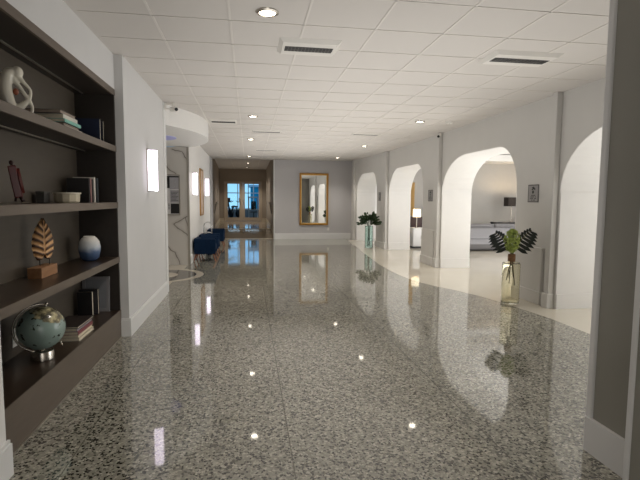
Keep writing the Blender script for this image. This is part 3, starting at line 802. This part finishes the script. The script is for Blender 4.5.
# ------------------------------------------------------------------ mirror, outlet
mr = thing('wall_mirror', 'tall gold framed mirror hanging on the grey end wall', 'mirror', (2.38, 17.08, 1.47))
x0, x1, z0, z1, w, y = 1.845, 2.92, .52, 2.425, .062, 17.08
b = MB()
b.box(x0, y-.05, z0, x1, y, z0+w, .008).box(x0, y-.05, z1-w, x1, y, z1, .008).box(x0, y-.05, z0+w, x0+w, y, z1-w, .008).box(x1-w, y-.05, z0+w, x1, y, z1-w, .008)
b.build('frame', M['gold'], mr)
b = MB(); i = w-.005; j = w+.018
b.box(x0+i, y-.04, z0+i, x1-i, y-.02, z0+j).box(x0+i, y-.04, z1-j, x1-i, y-.02, z1-i).box(x0+i, y-.04, z0+j, x0+j, y-.02, z1-j).box(x1-j, y-.04, z0+j, x1-i, y-.02, z1-j)
b.build('inner_bead', mat('pale_gold', srgb(214, 184, 128), .35, .8), mr)
MB().box(x0+w-.004, y-.025, z0+w-.004, x1-w+.004, y-.018, z1-w+.004).build('glass', M['mirror'], mr)
ot = thing('wall_outlet', 'white power outlet low on the grey wall beneath the mirror', 'outlet', (2.93, 17.08, .375))
MB().box(2.895, 17.073, .32, 2.965, 17.08, .43, .002).build('plate', M['white_plastic'], ot)
for zz in (.353, .397): MB().box(2.915, 17.07, zz-.014, 2.945, 17.073, zz+.014).build('socket', M['white_plastic'], ot)

# ------------------------------------------------------------------ door signs on the piers
def sign(y, label, xface=XR, w=.25):
    z0, z1 = 1.44, 1.695
    if y > 13.2: xface -= .30*(y-13.2)/3.9
    t = thing('wall_sign', label, 'sign', (xface, y, (z0+z1)/2), 'small grey pictogram signs on the piers')
    MB().box(xface-.008, y-w/2, z0, xface, y+w/2, z1, .002).build('plate', M['sign'], t)
    b = MB(); e = .012; xa, xb = xface-.0095, xface-.008
    b.box(xa, y-w/2, z0, xb, y+w/2, z0+e).box(xa, y-w/2, z1-e, xb, y+w/2, z1).box(xa, y-w/2, z0+e, xb, y-w/2+e, z1-e).box(xa, y+w/2-e, z0+e, xb, y+w/2, z1-e)
    b.build('border', M['sign_dark'], t)
    b = MB()
    # pictogram: bent figure over a small round mark
    b.prism([(y+.04, 1.652), (y-.005, 1.668), (y-.05, 1.630), (y-.038, 1.615), (y-.01, 1.630), (y+.025, 1.614), (y+.042, 1.625), (y+.016, 1.642)], 'x', xa, xb)
    b.prism([(y+.005+.022*math.cos(k*PI/8), 1.588+.024*math.sin(k*PI/8)) for k in range(16)], 'x', xa, xb)
    b.build('pictogram', M['black'], t)
    b = MB()
    for k, (wd) in enumerate((.15, .13, .14, .09)):
        zz = 1.54-k*.023; n = 6
        for q in range(n):
            if (q*7+k*3) % 5 == 0: continue
            yy = y-wd/2+wd*q/n
            b.box(xa, yy, zz-.007, xb, yy+wd/n*.75, zz+.007)
    b.build('lettering', M['sign_dark'], t)
sign(6.25, 'small grey pictogram sign on the pier above the olive glass vase')
sign(10.14, 'small grey pictogram sign on the pier between the two widest arches', w=.25)
sign(14.08, 'small grey pictogram sign on the pier above the green leafy vase', w=.22)

# ------------------------------------------------------------------ ceiling fittings
gL = 'recessed ceiling downlights'
def downlight(x, y, label):
    H = HC if y > 17.2 else globals()['H']
    t = thing('ceiling_downlight', label, 'ceiling light', (x, y, H), gL)
    MB().lathe([(.062, H-.012), (.066, H-.016), (.088, H-.008), (.09, H-.0005), (.062, H-.0005)], x, y, 0, 28, False).build('trim_ring', M['nickel'], t, smooth=40)
    MB().lathe([(.0, H-.010), (.05, H-.0105), (.063, H-.007), (.063, H-.003), (0, H-.003)], x, y, 0, 24, False).build('lens', M['lens'], t, smooth=40)
DL = [(.15, 3.74, 'recessed round downlight above the near hall beside the slot vent'),
      (.08, 8.29, 'recessed downlight second in the line leading to the glass doors'),
      (.06, 11.4, 'recessed downlight third in the line leading to the glass doors'),
      (.02, 15.84, 'recessed downlight just before the ramp to the glass doors'),
      (-.02, 21.9, 'recessed downlight in the dim corridor past the ramp'),
      (-.05, 24.95, 'recessed downlight directly in front of the glass doors'),
      (3.10, 8.27, 'recessed downlight near the pier between the two widest arches'),
      (3.05, 12.2, 'recessed downlight above the floor before the leafy green vase'),
      (2.99, 15.7, 'recessed downlight close to the mirror on the grey wall')]
for d in DL: downlight(*d)
def vent(x0, x1, y0, y1, label, big=True):
    t = thing('ceiling_vent', label, 'air vent', ((x0+x1)/2, (y0+y1)/2, H), 'ceiling slot vents')
    b = MB(); z0 = H-.032 if big else H-.012; i = .06 if big else .03
    # shallow tapered tray
    P = [(x0, y0), (x1, y0), (x1, y1), (x0, y1)]; Q = [(x0+i*.6, y0+i*.6), (x1-i*.6, y0+i*.6), (x1-i*.6, y1-i*.6), (x0+i*.6, y1-i*.6)]
    A = [b.bm.verts.new((u, v_, H-.0005)) for u, v_ in P]; B = [b.bm.verts.new((u, v_, z0)) for u, v_ in Q]
    for k in range(4): b.bm.faces.new((A[k], A[(k+1) % 4], B[(k+1) % 4], B[k]))
    b.bm.faces.new(B)
    b.build('housing', M['vent_white'], t)
    s0 = y0+(y1-y0)*.34; s1 = y0+(y1-y0)*.66
    MB().box(x0+i, s0, z0-.002, x1-i, s1, z0+.002).build('slot', M['dark'], t)
    sl = MB(); n = 14
    for k in range(1, n):
        xx = x0+i+(x1-x0-2*i)*k/n
        sl.box(xx-.003, s0+.01, z0-.004, xx+.003, s1-.01, z0-.002)
    sl.box(x0+i, (s0+s1)/2-.005, z0-.005, x1-i, (s0+s1)/2+.005, z0-.0035)
    sl.build('fins', mat('grey_fins', srgb(74, 72, 70), .5), t)
vent(.28, .85, 4.27, 4.69, 'white slot vent on the ceiling beside the first downlight')
vent(2.35, 3.05, 4.26, 4.66, 'white slot vent on the ceiling close to the widest arch')
vent(-.70, -.21, 8.75, 9.2, 'white ceiling vent next to the curved canopy', False)
vent(.08, .70, 9.98, 10.25, 'white ceiling vent between the second and third corridor downlights', False)
vent(2.24, 2.84, 9.98, 10.2, 'thin white ceiling vent among the tiles near the arched wall', False)
vent(.2, .85, 13.7, 14.0, 'thin white ceiling vent farthest along toward the grey wall', False)
sd = thing('smoke_detector', 'white round smoke detector on the ceiling near the arched wall', 'smoke detector', (3.64, 8.2, H))
MB().lathe([(.0, H-.035), (.04, H-.035), (.062, H-.022), (.068, H-.0005)], 3.64, 8.2, 0, 24, False).build('cover', M['white_plastic'], sd, smooth=40)
MB().lathe([(.0, H-.038), (.014, H-.038), (.016, H-.0345)], 3.64, 8.2, 0, 12, False).build('sensor', M['sign'], sd)
sk = thing('ceiling_sprinkler', 'small ceiling sprinkler at the far edge beside the near grey pier', 'sprinkler', (3.0, 3.35, H))
MB().lathe([(.035, H-.0005), (.03, H-.008), (.012, H-.01), (.012, H-.03), (.026, H-.034), (.0, H-.036)], 3.0, 3.35, 0, 16, False).build('head', M['alu'], sk, smooth=40)
# cameras
cmr = thing('security_camera', 'small white security camera on an arm at the canopy corner', 'camera', (-1.24, 7.4, 2.74))
MB().box(XL+.006, 7.38, 2.78, XL+.03, 7.46, H, .004).tube([(XL+.02, 7.42, 2.80), (-1.12, 7.40, 2.80)], .012, 8).tube([(-1.115, 7.40, 2.79), (-1.115, 7.40, H)], .012, 8).build('arm', M['white_plastic'], cmr, smooth=40)
MB().tube([(-1.15, 7.45, 2.80), (-1.06, 7.32, 2.78)], .034, 14).build('camera_body', M['white_plastic'], cmr, smooth=40)
MB().tube([(-1.063, 7.324, 2.781), (-1.055, 7.312, 2.779)], .026, 14).build('camera_lens', M['black'], cmr, smooth=40)
cm2 = thing('corner_camera', 'tiny dark dome camera at the top of the pilaster by the widest arch', 'camera', (4.0, 9.48, 2.83))
MB().box(3.985, 9.44, 2.81, 4.015, 9.52, 2.87, .004).build('bracket', M['white_plastic'], cm2)
MB().ball((3.97, 9.48, 2.805), .028, 14, 10).build('lens_dome', M['black'], cm2, smooth=True)

# ------------------------------------------------------------------ hand rails
def rail(x, nx, label):
    t = thing('hand_rail', label, 'handrail', (x, 18, 1.0), 'metal handrails beside the ramp')
    xx = x+nx*.07
    pts = [(xx, 17.3, .95), (xx, 17.4, 1.0), (xx, 18.6, 1.33), (xx, 19.4, 1.33)]
    MB().tube(pts, .02, 10).build('rail_bar', M['alu'], t, smooth=40)
    for (yy, zz) in ((17.5, 1.03), (18.5, 1.30), (19.3, 1.33)):
        MB().tube([(x, yy, zz-.05), (xx, yy, zz-.05), (xx, yy, zz-.01)], .009, 8).build('bracket', M['alu'], t, smooth=40)
rail(-1.30, 1, 'sloping metal handrail on the corridor wall beyond the navy armchairs')
rail(.90, -1, 'sloping metal handrail on the corridor wall next to the grey mirror wall')

# ------------------------------------------------------------------ vases with stems
VX, VY = 3.675, 6.05
vs = thing('glass_vase', 'tall olive glass bottle vase with wrapped neck on the floor by the pier', 'vase', (VX, VY, 0), 'tall glass floor vases')
MB().lathe([(0, .002), (.10, .002), (.121, .012), (.123, .03), (.123, .57), (.112, .592), (.05, .602), (.042, .62), (.036, .62), (.044, .595), (.106, .583), (.117, .565), (.117, .035), (.095, .02), (0, .018)], VX, VY, 0, 40, False).build('vase_body', M['amber_glass'], vs, smooth=50)
MB().lathe([(.046, .603), (.052, .62), (.052, .70), (.048, .708), (.038, .708), (.036, .62), (.0365, .603)], VX, VY, 0, 28, False).build('neck_wrap', M['cork'], vs, smooth=40)
view_u = Vector((.86, -.51, 0)).normalized()   # across the view line from the hall
view_n = Vector((-.51, -.86, 0)).normalized()
def monstera(base, tip_u, tip_z, label, hang=1):
    """split leaf: curved rib with long finger lobes"""
    t = thing('monstera_leaf', label, 'leaf', tuple(base), 'dark split leaves in the olive vase')
    A = Vector(base)
    rootp = A+Vector((0, 0, .10))+view_u*tip_u*.12
    tip = A+view_u*tip_u+Vector((0, 0, tip_z))
    out = (view_u*(1 if tip_u > 0 else -1)*.6-Vector((0, 0, .80))).normalized()
    inn = -out
    rib = []
    for k in range(13):
        s = k/12
        p = rootp.lerp(tip, s)+Vector((0, 0, .03*math.sin(PI*s)))+view_n*.03*math.sin(PI*s)
        rib.append(p)
    d = (tip-rootp).normalized()
    bl = MB()
    NL = 7
    for side, L in ((out, .20), (inn, .075)):
        for k in range(NL):
            s0 = k/NL; s1 = (k+.66)/NL
            a = rootp.lerp(tip, s0)+Vector((0, 0, .03*math.sin(PI*s0)))+view_n*.03*math.sin(PI*s0)
            c = rootp.lerp(tip, s1)+Vector((0, 0, .03*math.sin(PI*s1)))+view_n*.03*math.sin(PI*s1)
            l = L*(.5+.75*math.sin(PI*(.2+.7*s0)))*(1-.45*s0)
            e = side*l+d*l*.4
            q1 = a+e*.65-d*.010; q2 = c+e*.65+d*.010
            bl.face([a, q1, a.lerp(c, .5)+e, q2, c])
    th = bl
    ext = bmesh.ops.extrude_face_region(th.bm, geom=th.bm.faces[:])
    for v_ in [x for x in ext['geom'] if isinstance(x, bmesh.types.BMVert)]: v_.co += view_n*.002
    bl.build('blade', M['monstera'], t)
    MB().tube([A-Vector((0, 0, .32))+view_u*(-.05 if tip_u > 0 else .05), A-Vector((0, 0, .05)), A]+rib, [.005]*2+[.0055]*10+[.004]*4, 8).build('stalk', M['stem'], t, smooth=True)
NK = Vector((VX, VY, .69))
monstera(NK+view_u*(-.012)-view_n*.03, -.225, .31, 'dark split monstera leaf fanning toward the sofa from the olive vase')
monstera(NK+view_u*(.012)-view_n*.03, .235, .36, 'dark split monstera leaf fanning against the pier from the olive vase')
fl = thing('flower_stem', 'lime green flower cluster standing in the olive glass vase', 'flower', (VX, VY, .69))
pe = MB(); rnd = random.Random(3)
for k in range(230):
    a = rnd.uniform(0, 2*PI); zz = rnd.uniform(0, 1); rr = .105*math.sqrt(max(.08, 1-(2*zz-1)**2))*math.sqrt(rnd.uniform(.1, 1.1))
    c = NK+Vector((rr*math.cos(a), rr*math.sin(a), 0.055+.31*zz))-view_u*0+view_n*.05
    n = Vector((math.cos(a), math.sin(a), (zz-.5)*1.2+rnd.uniform(-.3, .3))).normalized()
    t1 = n.orthogonal().normalized(); t2 = n.cross(t1)
    ph = rnd.uniform(0, PI)
    for q in range(5):
        b0 = ph+q*2*PI/5
        dd = t1*math.cos(b0)+t2*math.sin(b0); ee = t1*math.cos(b0+.6)+t2*math.sin(b0+.6); ff = t1*math.cos(b0-.6)+t2*math.sin(b0-.6)
        s = rnd.uniform(.02, .03)
        pe.face([c, c+ee*s*.6+n*.004, c+dd*s+n*.012, c+ff*s*.6+n*.004])
pe.build('petals', M['lime'], fl)
sm_ = MB()
for (u0, u1, zz) in ((.0, .03, .30), (.01, -.06, .36), (-.01, -.02, .40), (.0, .055, .42)):
    sm_.tube([NK+view_u*u1+view_n*.01*u0-Vector((0, 0, zz)), NK+view_u*u0*.5, NK+Vector((0, 0, .12))+view_n*.03], .0055, 8)
sm_.build('stalks', M['stem'], fl, smooth=True)

WX, WY = 3.61, 13.72
v2 = thing('glass_vase', 'tall sea-green glass cylinder vase on the floor by the far pier', 'vase', (WX, WY, 0), 'tall glass floor vases')
MB().lathe([(0, .002), (.115, .002), (.122, .01), (.122, .66), (.126, .672), (.118, .672), (.115, .655), (.115, .03), (0, .028)], WX, WY, 0, 36, False).build('vase_body', M['teal_glass'], v2, smooth=50)
MB().lathe([(.118, .664), (.128, .668), (.128, .678), (.118, .678)], WX, WY, 0, 36, False).build('rim', M['teal_glass'], v2, smooth=40)
bu = thing('leafy_bunch', 'bushy dark green foliage bunch standing in the sea-green vase', 'plant', (WX, WY, .67))
lv = MB(); rnd = random.Random(11)
for k in range(260):
    a = rnd.uniform(0, 2*PI); el = rnd.uniform(-.15, 1.2); rr = rnd.uniform(.10, .29)
    d = Vector((math.cos(a)*math.cos(el), math.sin(a)*math.cos(el), math.sin(el)))
    c = Vector((WX, WY, .76))+Vector((d.x*rr, d.y*rr, d.z*rr*.95))
    n = (d+Vector((rnd.uniform(-.6, .6), rnd.uniform(-.6, .6), rnd.uniform(-.2, .8)))).normalized()
    sd_ = d.cross(n).normalized() if d.cross(n).length > .01 else Vector((1, 0, 0))
    l = rnd.uniform(.09, .14); w = l*.32
    lv.face([c, c+d*l*.35+sd_*w, c+d*l*.7+sd_*w*.8, c+d*l-Vector((0, 0, .01)), c+d*l*.7-sd_*w*.8, c+d*l*.35-sd_*w])
lv.build('leaves', M['bush'], bu)
sm_ = MB()
for k in range(9):
    a = k*2*PI/9
    sm_.tube([(WX+.05*math.cos(a+2), WY+.05*math.sin(a+2), .06+.02*(k % 3)), (WX+.03*math.cos(a), WY+.03*math.sin(a), .66), (WX+.12*math.cos(a), WY+.12*math.sin(a), .86)], .005, 6)
sm_.build('stalks', M['bush'], bu, smooth=True)

# ------------------------------------------------------------------ lounge furniture
SX0, SX1, SY = 6.0, 8.3, 12.6
sf = thing('sofa', 'pale grey fabric sofa seen from behind through the widest arch', 'sofa', ((SX0+SX1)/2, SY+.45, 0))
MB().box(SX0, SY, .06, SX1, SY+.9, .36, .02, 2).build('base', M['sofa'], sf, smooth=50)
MB().box(SX0, SY, .36, SX1, SY+.2, .68, .03, 3).build('backrest', M['sofa'], sf, smooth=50)
for x0 in (SX0, SX1-.2): MB().box(x0, SY+.2, .36, x0+.2, SY+.9, .6, .03, 3).build('armrest', M['sofa'], sf, smooth=50)
wc = (SX1-SX0-.44)/2
for k in range(2):
    xx = SX0+.22+k*wc
    MB().box(xx+.005, SY+.36, .365, xx+wc-.005, SY+.9, .48, .03, 3).build('seat_cushion', M['sofa'], sf, smooth=50)
    MB().box(xx+.005, SY+.12, .485, xx+wc-.005, SY+.36, .785, .05, 3).build('back_cushion', M['sofa'], sf, smooth=50)
for xx in (SX0+.08, SX1-.08):
    for yy in (SY+.08, SY+.82): MB().tube([(xx, yy, .07), (xx, yy, 0)], [.025, .018], 10).build('leg', M['black_wood'], sf, smooth=40)
MB().box(SX0+.02, SY+.02, .035, SX1-.02, SY+.88, .06).build('underframe', M['black_wood'], sf)
# console and lamp with dark shade
ct = thing('console_table', 'slim black console table behind the grey sofa under the dark lamp', 'table', (8.5, 14.25, 0))
MB().box(7.95, 14.05, .74, 9.05, 14.45, .77, .004).build('table_top', M['black_wood'], ct)
for xx in (7.98, 9.02):
    for yy in (14.08, 14.42): MB().box(xx-.02, yy-.02, 0, xx+.02, yy+.02, .74).build('leg', M['black_wood'], ct)
MB().box(8.0, 14.07, .68, 9.0, 14.09, .74).box(8.0, 14.41, .68, 9.0, 14.43, .74).build('apron', M['black_wood'], ct)
def lamp(name, label, x, y, z, zs0, zs1, rx, ry, shade, base, rbase=.07, box=True, col=(1, .75, .45), power=14):
    t = thing(name, label, 'lamp', (x, y, z))
    MB().lathe([(rbase, .001), (rbase, .015), (.018, .022), (.014, .03), (.014, zs1-z-.04), (0, zs1-z-.035)], x, y, z, 20, False).build('base', base, t, smooth=40)
    s = MB()
    if box:
        for (a0, b0, a1, b1) in ((-rx, -ry, rx, -ry+.006), (-rx, ry-.006, rx, ry), (-rx, -ry+.006, -rx+.006, ry-.006), (rx-.006, -ry+.006, rx, ry-.006)):
            s.box(x+a0, y+b0, zs0, x+a1, y+b1, zs1)
        s.box(x-rx+.006, y-.004, zs1-.045, x+rx-.006, y+.004, zs1-.04)
    else:
        s.lathe([(rx, zs0), (rx*.92, zs1), (rx*.92-.006, zs1), (rx-.006, zs0)], x, y, 0, 32, False)
        s.box(x-rx*.9, y-.004, zs1-.045, x+rx*.9, y+.004, zs1-.04)
    s.build('shade', shade, t)
    MB().ball((x, y, (zs0+zs1)/2), .035, 14, 10).build('bulb', M['bulb'], t, smooth=True)
    l = bpy.data.lights.new('lamp_glow', 'POINT'); l.energy = power; l.color = col; l.shadow_soft_size = .04
    lo = bpy.data.objects.new('lamp_glow', l); C.objects.link(lo); lo.location = (x, y, zs1-.06)
lamp('table_lamp', 'lit table lamp with dark rectangular shade on the black console', 8.58, 14.26, .77, 1.29, 1.58, .20, .14, M['shade_dark'], M['nickel'], power=28)
# sideboard with white lamp, seen through the middle arch
cb = thing('sideboard', 'glossy white sideboard under the white-shaded lamp beyond the middle arch', 'cabinet', (5.25, 13.75, 0))
MB().box(4.93, 13.5, .06, 5.48, 14.0, .62, .005).build('body', M['cabinet'], cb)
for k in range(2):
    d = MB().box(4.94+k*.27, 13.485, .08, 5.20+k*.27, 13.5, .605, .003).build('door', M['cabinet'], cb)
    MB().tube([(5.18+k*.045, 13.48, .30), (5.18+k*.045, 13.48, .40)], .005, 8).build('handle', M['chrome'], d)
MB().box(4.96, 13.52, 0, 5.45, 13.97, .06).build('plinth', M['black_wood'], cb)
lamp('table_lamp', 'lit table lamp with cream white shade on the white sideboard', 5.11, 13.7, .62, .95, 1.19, .125, .125, M['shade_white'], M['nickel'], .05, False, (1, .85, .6), 3)
dc = thing('lounge_chair', 'dark maroon leather chair behind the white sideboard', 'chair', (5.35, 14.4, 0))
MB().box(5.02, 14.15, .30, 5.6, 14.7, .46, .03, 3).build('seat', M['maroon'], dc, smooth=50)
MB().box(5.02, 14.05, .40, 5.6, 14.17, .95, .03, 3).build('backrest', M['maroon'], dc, smooth=50)
for xx in (5.07, 5.55):
    for yy in (14.13, 14.65): MB().tube([(xx, yy, .32), (xx, yy, 0)], [.025, .018], 8).build('leg', M['black_wood'], dc, smooth=40)
cu = MB(); P = []
for k in range(33):
    P.append((5.31+.13*k/32, 14.84+.018*math.sin(k*PI/4)))
Q = [(u, v_+.012) for u, v_ in P[::-1]]
cu.prism(P+Q, 'z', .95, 2.05)
tag(cu.build('curtain', M['curtain'], None, smooth=60, loc=(5.37, 14.84, .95)), 'honey-coloured curtain strip on the lounge wall above the white sideboard', 'curtain')

# ------------------------------------------------------------------ gym behind the glass doors
GZ = .24
struct('floor_gym', MB().box(-4, 26.4, 0, 4, 32.1, GZ), M['gym_floor'])
struct('ceiling_gym', MB().box(-4, 26.6, 3.4, 4, 32.1, 3.5), M['ceiling'])
struct('wall_gym_left', MB().box(-4.1, 26.6, 0, -4, 32.1, 3.5), M['gym_wall'])
struct('wall_gym_right', MB().box(4, 26.6, 0, 4.1, 32.1, 3.5), M['gym_wall'])
struct('wall_gym_front', MB().box(-4, 26.6, GZ, -1.5, 26.65, 3.4).box(1.2, 26.6, GZ, 4, 26.65, 3.4), M['gym_wall'])
struct('wall_gym_far', MB().box(-4, 31.9, GZ, -1.6, 32.05, 3.4).box(1.9, 31.9, GZ, 4, 32.05, 3.4).box(-1.6, 31.9, 2.9, 1.9, 32.05, 3.4).box(-1.6, 31.9, GZ, 1.9, 32.05, .75), M['gym_wall'])
wn = MB()
for x in (-1.6, -.75, -.05, .3, 1.1, 1.86): wn.box(x, 31.88, .75, x+.06, 32.0, 2.9)
wn.box(-1.6, 31.88, 1.85, 1.9, 32.0, 1.91).box(-1.6, 31.88, .75, 1.9, 32.0, .82)
win = struct('window_1', wn, M['trim'])
MB().box(-1.6, 31.93, .75, 1.92, 31.94, 2.9).build('window_glass', M['clear_glass'], win)
struct('ground_outside', MB().box(-30, 32.1, -.2, 30, 70, GZ-.1), M['ground'])
def bike(loc, label, rz):
    x, y, z = 0, 0, 0
    t = thing('exercise_bike', label, 'exercise bike', (0, 0, 0), 'black exercise bikes behind the glass doors')
    MB().tube([(x, y-.45, z+.03), (x, y+.5, z+.03)], .03, 8).tube([(x-.22, y-.45, z+.03), (x+.22, y-.45, z+.03)], .03, 8).tube([(x-.22, y+.5, z+.03), (x+.22, y+.5, z+.03)], .03, 8).tube([(x, y-.1, z+.03), (x, y+.2, z+.8), (x, y+.3, z+1.05)], .035, 8).tube([(x, y-.05, z+.3), (x, y-.28, z+.72)], .035, 8).build('frame', M['black'], t, smooth=40)
    MB().prism([(y-.05+.22*math.cos(k*PI/10), z+.34+.22*math.sin(k*PI/10)) for k in range(20)], 'x', x-.05, x+.05).build('flywheel', M['black'], t)
    MB().ball((x, y-.3, z+.77), .14, 14, 8, (.8, 1, .4)).build('saddle', M['black'], t, smooth=True)
    MB().tube([(x-.24, y+.12, z+1.12), (x-.22, y+.3, z+1.05), (x+.22, y+.3, z+1.05), (x+.24, y+.12, z+1.12)], .02, 8).build('handlebar', M['black'], t, smooth=40)
    MB().box(x-.14, y+.3, z+1.06, x+.14, y+.34, z+1.3, .01).build('console', M['black'], t)
    t.location = loc; t.rotation_euler = (0, 0, rz); return t
bk = bike((-1.05, 27.9, GZ), 'black exercise bike close behind the door leaf nearer the armchairs', .5)
dup(bk, (-.62, 28.9, GZ), -.5, 'black exercise bike behind the meeting edge of the glass doors')
dup(bk, (-1.15, 30.2, GZ), .8, 'black exercise bike deepest in the gym near the window')
el = thing('weight_machine', 'white framed exercise machine with black pads behind the other door leaf', 'exercise machine', (.25, 28.6, GZ))
MB().box(-.02, 28.5, GZ, .04, 28.56, GZ+1.35).box(.5, 28.5, GZ, .56, 28.56, GZ+1.35).box(-.02, 28.5, GZ+1.3, .56, 28.56, GZ+1.38).box(-.02, 28.4, GZ, .56, 28.7, GZ+.05).build('frame', M['trim'], el)
MB().box(.16, 28.42, GZ+.6, .44, 28.5, GZ+1.1, .02).build('pad', M['black'], el)
MB().box(.1, 28.2, GZ+.42, .5, 28.55, GZ+.5, .02).build('seat', M['black'], el)
MB().box(.27, 28.35, GZ, .33, 28.41, GZ+.42).build('post', M['black'], el)
ob = thing('pavilion', 'turquoise pavilion outdoors beyond the gym window', 'building', (1.4, 36, .14))
MB().box(.15, 36, .14, 2.6, 38, 2.4).build('wall', M['turq'], ob)
MB().box(.0, 35.8, 2.4, 2.8, 38.2, 2.55).build('roof', M['trim'], ob)
MB().box(.8, 35.97, .14, 1.5, 36.0, 1.9).build('door', M['trim'], ob)
pm = thing('palm_tree', 'slim palm tree outdoors beyond the gym window', 'tree', (-1.9, 34, .14))
MB().tube([(-1.9, 34, .14), (-1.85, 34, 1.6), (-1.75, 34, 2.8)], [.14, .11, .09], 10).build('trunk', M['bark'], pm, smooth=True)
pf_ = MB()
for k in range(14):
    a = k*2*PI/14; d = Vector((math.cos(a), math.sin(a), 0)); s_ = Vector((-d.y, d.x, 0)); c = Vector((-1.75, 34, 2.8))
    pf_.face([c, c+d*.5+s_*.12+Vector((0, 0, .14)), c+d*1.2-Vector((0, 0, .14)), c+d*.5-s_*.12+Vector((0, 0, .14))])
pf_.build('fronds', M['palm'], pm)

# ------------------------------------------------------------------ lights
def area(name, loc, aim, sx, sy, power, col=(1, 1, 1)):
    l = bpy.data.lights.new(name, 'AREA'); l.shape = 'RECTANGLE'; l.size = sx; l.size_y = sy; l.energy = power; l.color = col
    o = bpy.data.objects.new(name, l); C.objects.link(o); o.location = loc
    o.rotation_euler = (Vector(aim)-Vector(loc)).to_track_quat('-Z', 'Y').to_euler()
    return o
area('lounge_side_fill', (10.0, 6.5, 1.5), (0, 6.5, 1.2), 9, 2.2, 215, (.98, .99, 1))  # unseen area lamp added for lounge daylight; no window is built
area('lounge_bounce_fill', (7.4, 8.0, .2), (7.4, 8.0, 3), 3.6, 10, 200, (.98, .99, 1))  # added unseen uplight that whitens the lounge ceiling
area('hall_rear_fill', (.8, -2.8, 1.4), (.8, 5, 1.6), 3.6, 2.4, 45, (1, .97, .93))  # added area lamp behind the camera as soft fill; no opening there
up = area('hall_bounce_fill', (1.45, 9.0, .25), (1.45, 9.0, 5), 3.2, 12.5, 120, (1, .98, .96)); up.data.spread = math.radians(135)  # added unseen uplight to brighten the hall ceiling
area('arch_reveal_fill', (8.5, 15.6, 1.5), (4.2, 16.3, 1.3), .9, 2, 110, (.96, .98, 1))  # added unseen lamp that brightens the farthest arch reveal
cb_ = area('corridor_bounce_fill', (-.25, 22, .5), (-.25, 22, 5), 1.6, 6.5, 11, (1, .95, .88))  # added unseen uplight to lift the dim corridor
area('gym_light', (0, 29.2, 3.35), (0, 29.2, 0), 4, 3, 50, (.75, .9, 1))
for x, y, _ in DL:
    l = bpy.data.lights.new('downlight_beam', 'SPOT'); l.energy = 70 if y < 17 else 120; l.color = (1, .93, .83); l.spot_size = math.radians(125); l.spot_blend = .6; l.shadow_soft_size = .06
    o = bpy.data.objects.new('downlight_beam', l); C.objects.link(o); o.location = (x, y, (HC if y > 17.2 else H)-.03)
w = bpy.data.worlds.new('outdoor_sky'); bpy.context.scene.world = w; w.use_nodes = True
N, L = w.node_tree.nodes, w.node_tree.links
bg = N['Background']; bg.inputs['Strength'].default_value = 1.0
tc = N.new('ShaderNodeTexCoord'); sx = N.new('ShaderNodeSeparateXYZ'); L.new(tc.outputs['Generated'], sx.inputs['Vector'])
r = ramp(N, [(0, (.5, .8, 1, 1)), (.25, (.18, .5, .95, 1))]); L.new(sx.outputs['Z'], r.inputs['Fac']); L.new(r.outputs['Color'], bg.inputs['Color'])

# ------------------------------------------------------------------ camera
f, hc = 465., 1.45
p, yaw, roll = .0859, .1524, .0075
cd = bpy.data.cameras.new('camera'); cam = bpy.data.objects.new('camera', cd); C.objects.link(cam)
cd.sensor_fit = 'HORIZONTAL'; cd.sensor_width = 36; cd.lens = f/640*36; cd.clip_start = .05; cd.clip_end = 200
cam.location = (0, 0, hc); cam.rotation_euler = (Matrix.Rotation(-yaw, 4, 'Z') @ Matrix.Rotation(PI/2-p, 4, 'X') @ Matrix.Rotation(roll, 4, 'Z')).to_euler()
sc = bpy.context.scene; sc.camera = cam
sc.view_settings.view_transform = 'Standard'; sc.view_settings.look = 'None'; sc.view_settings.exposure = .22
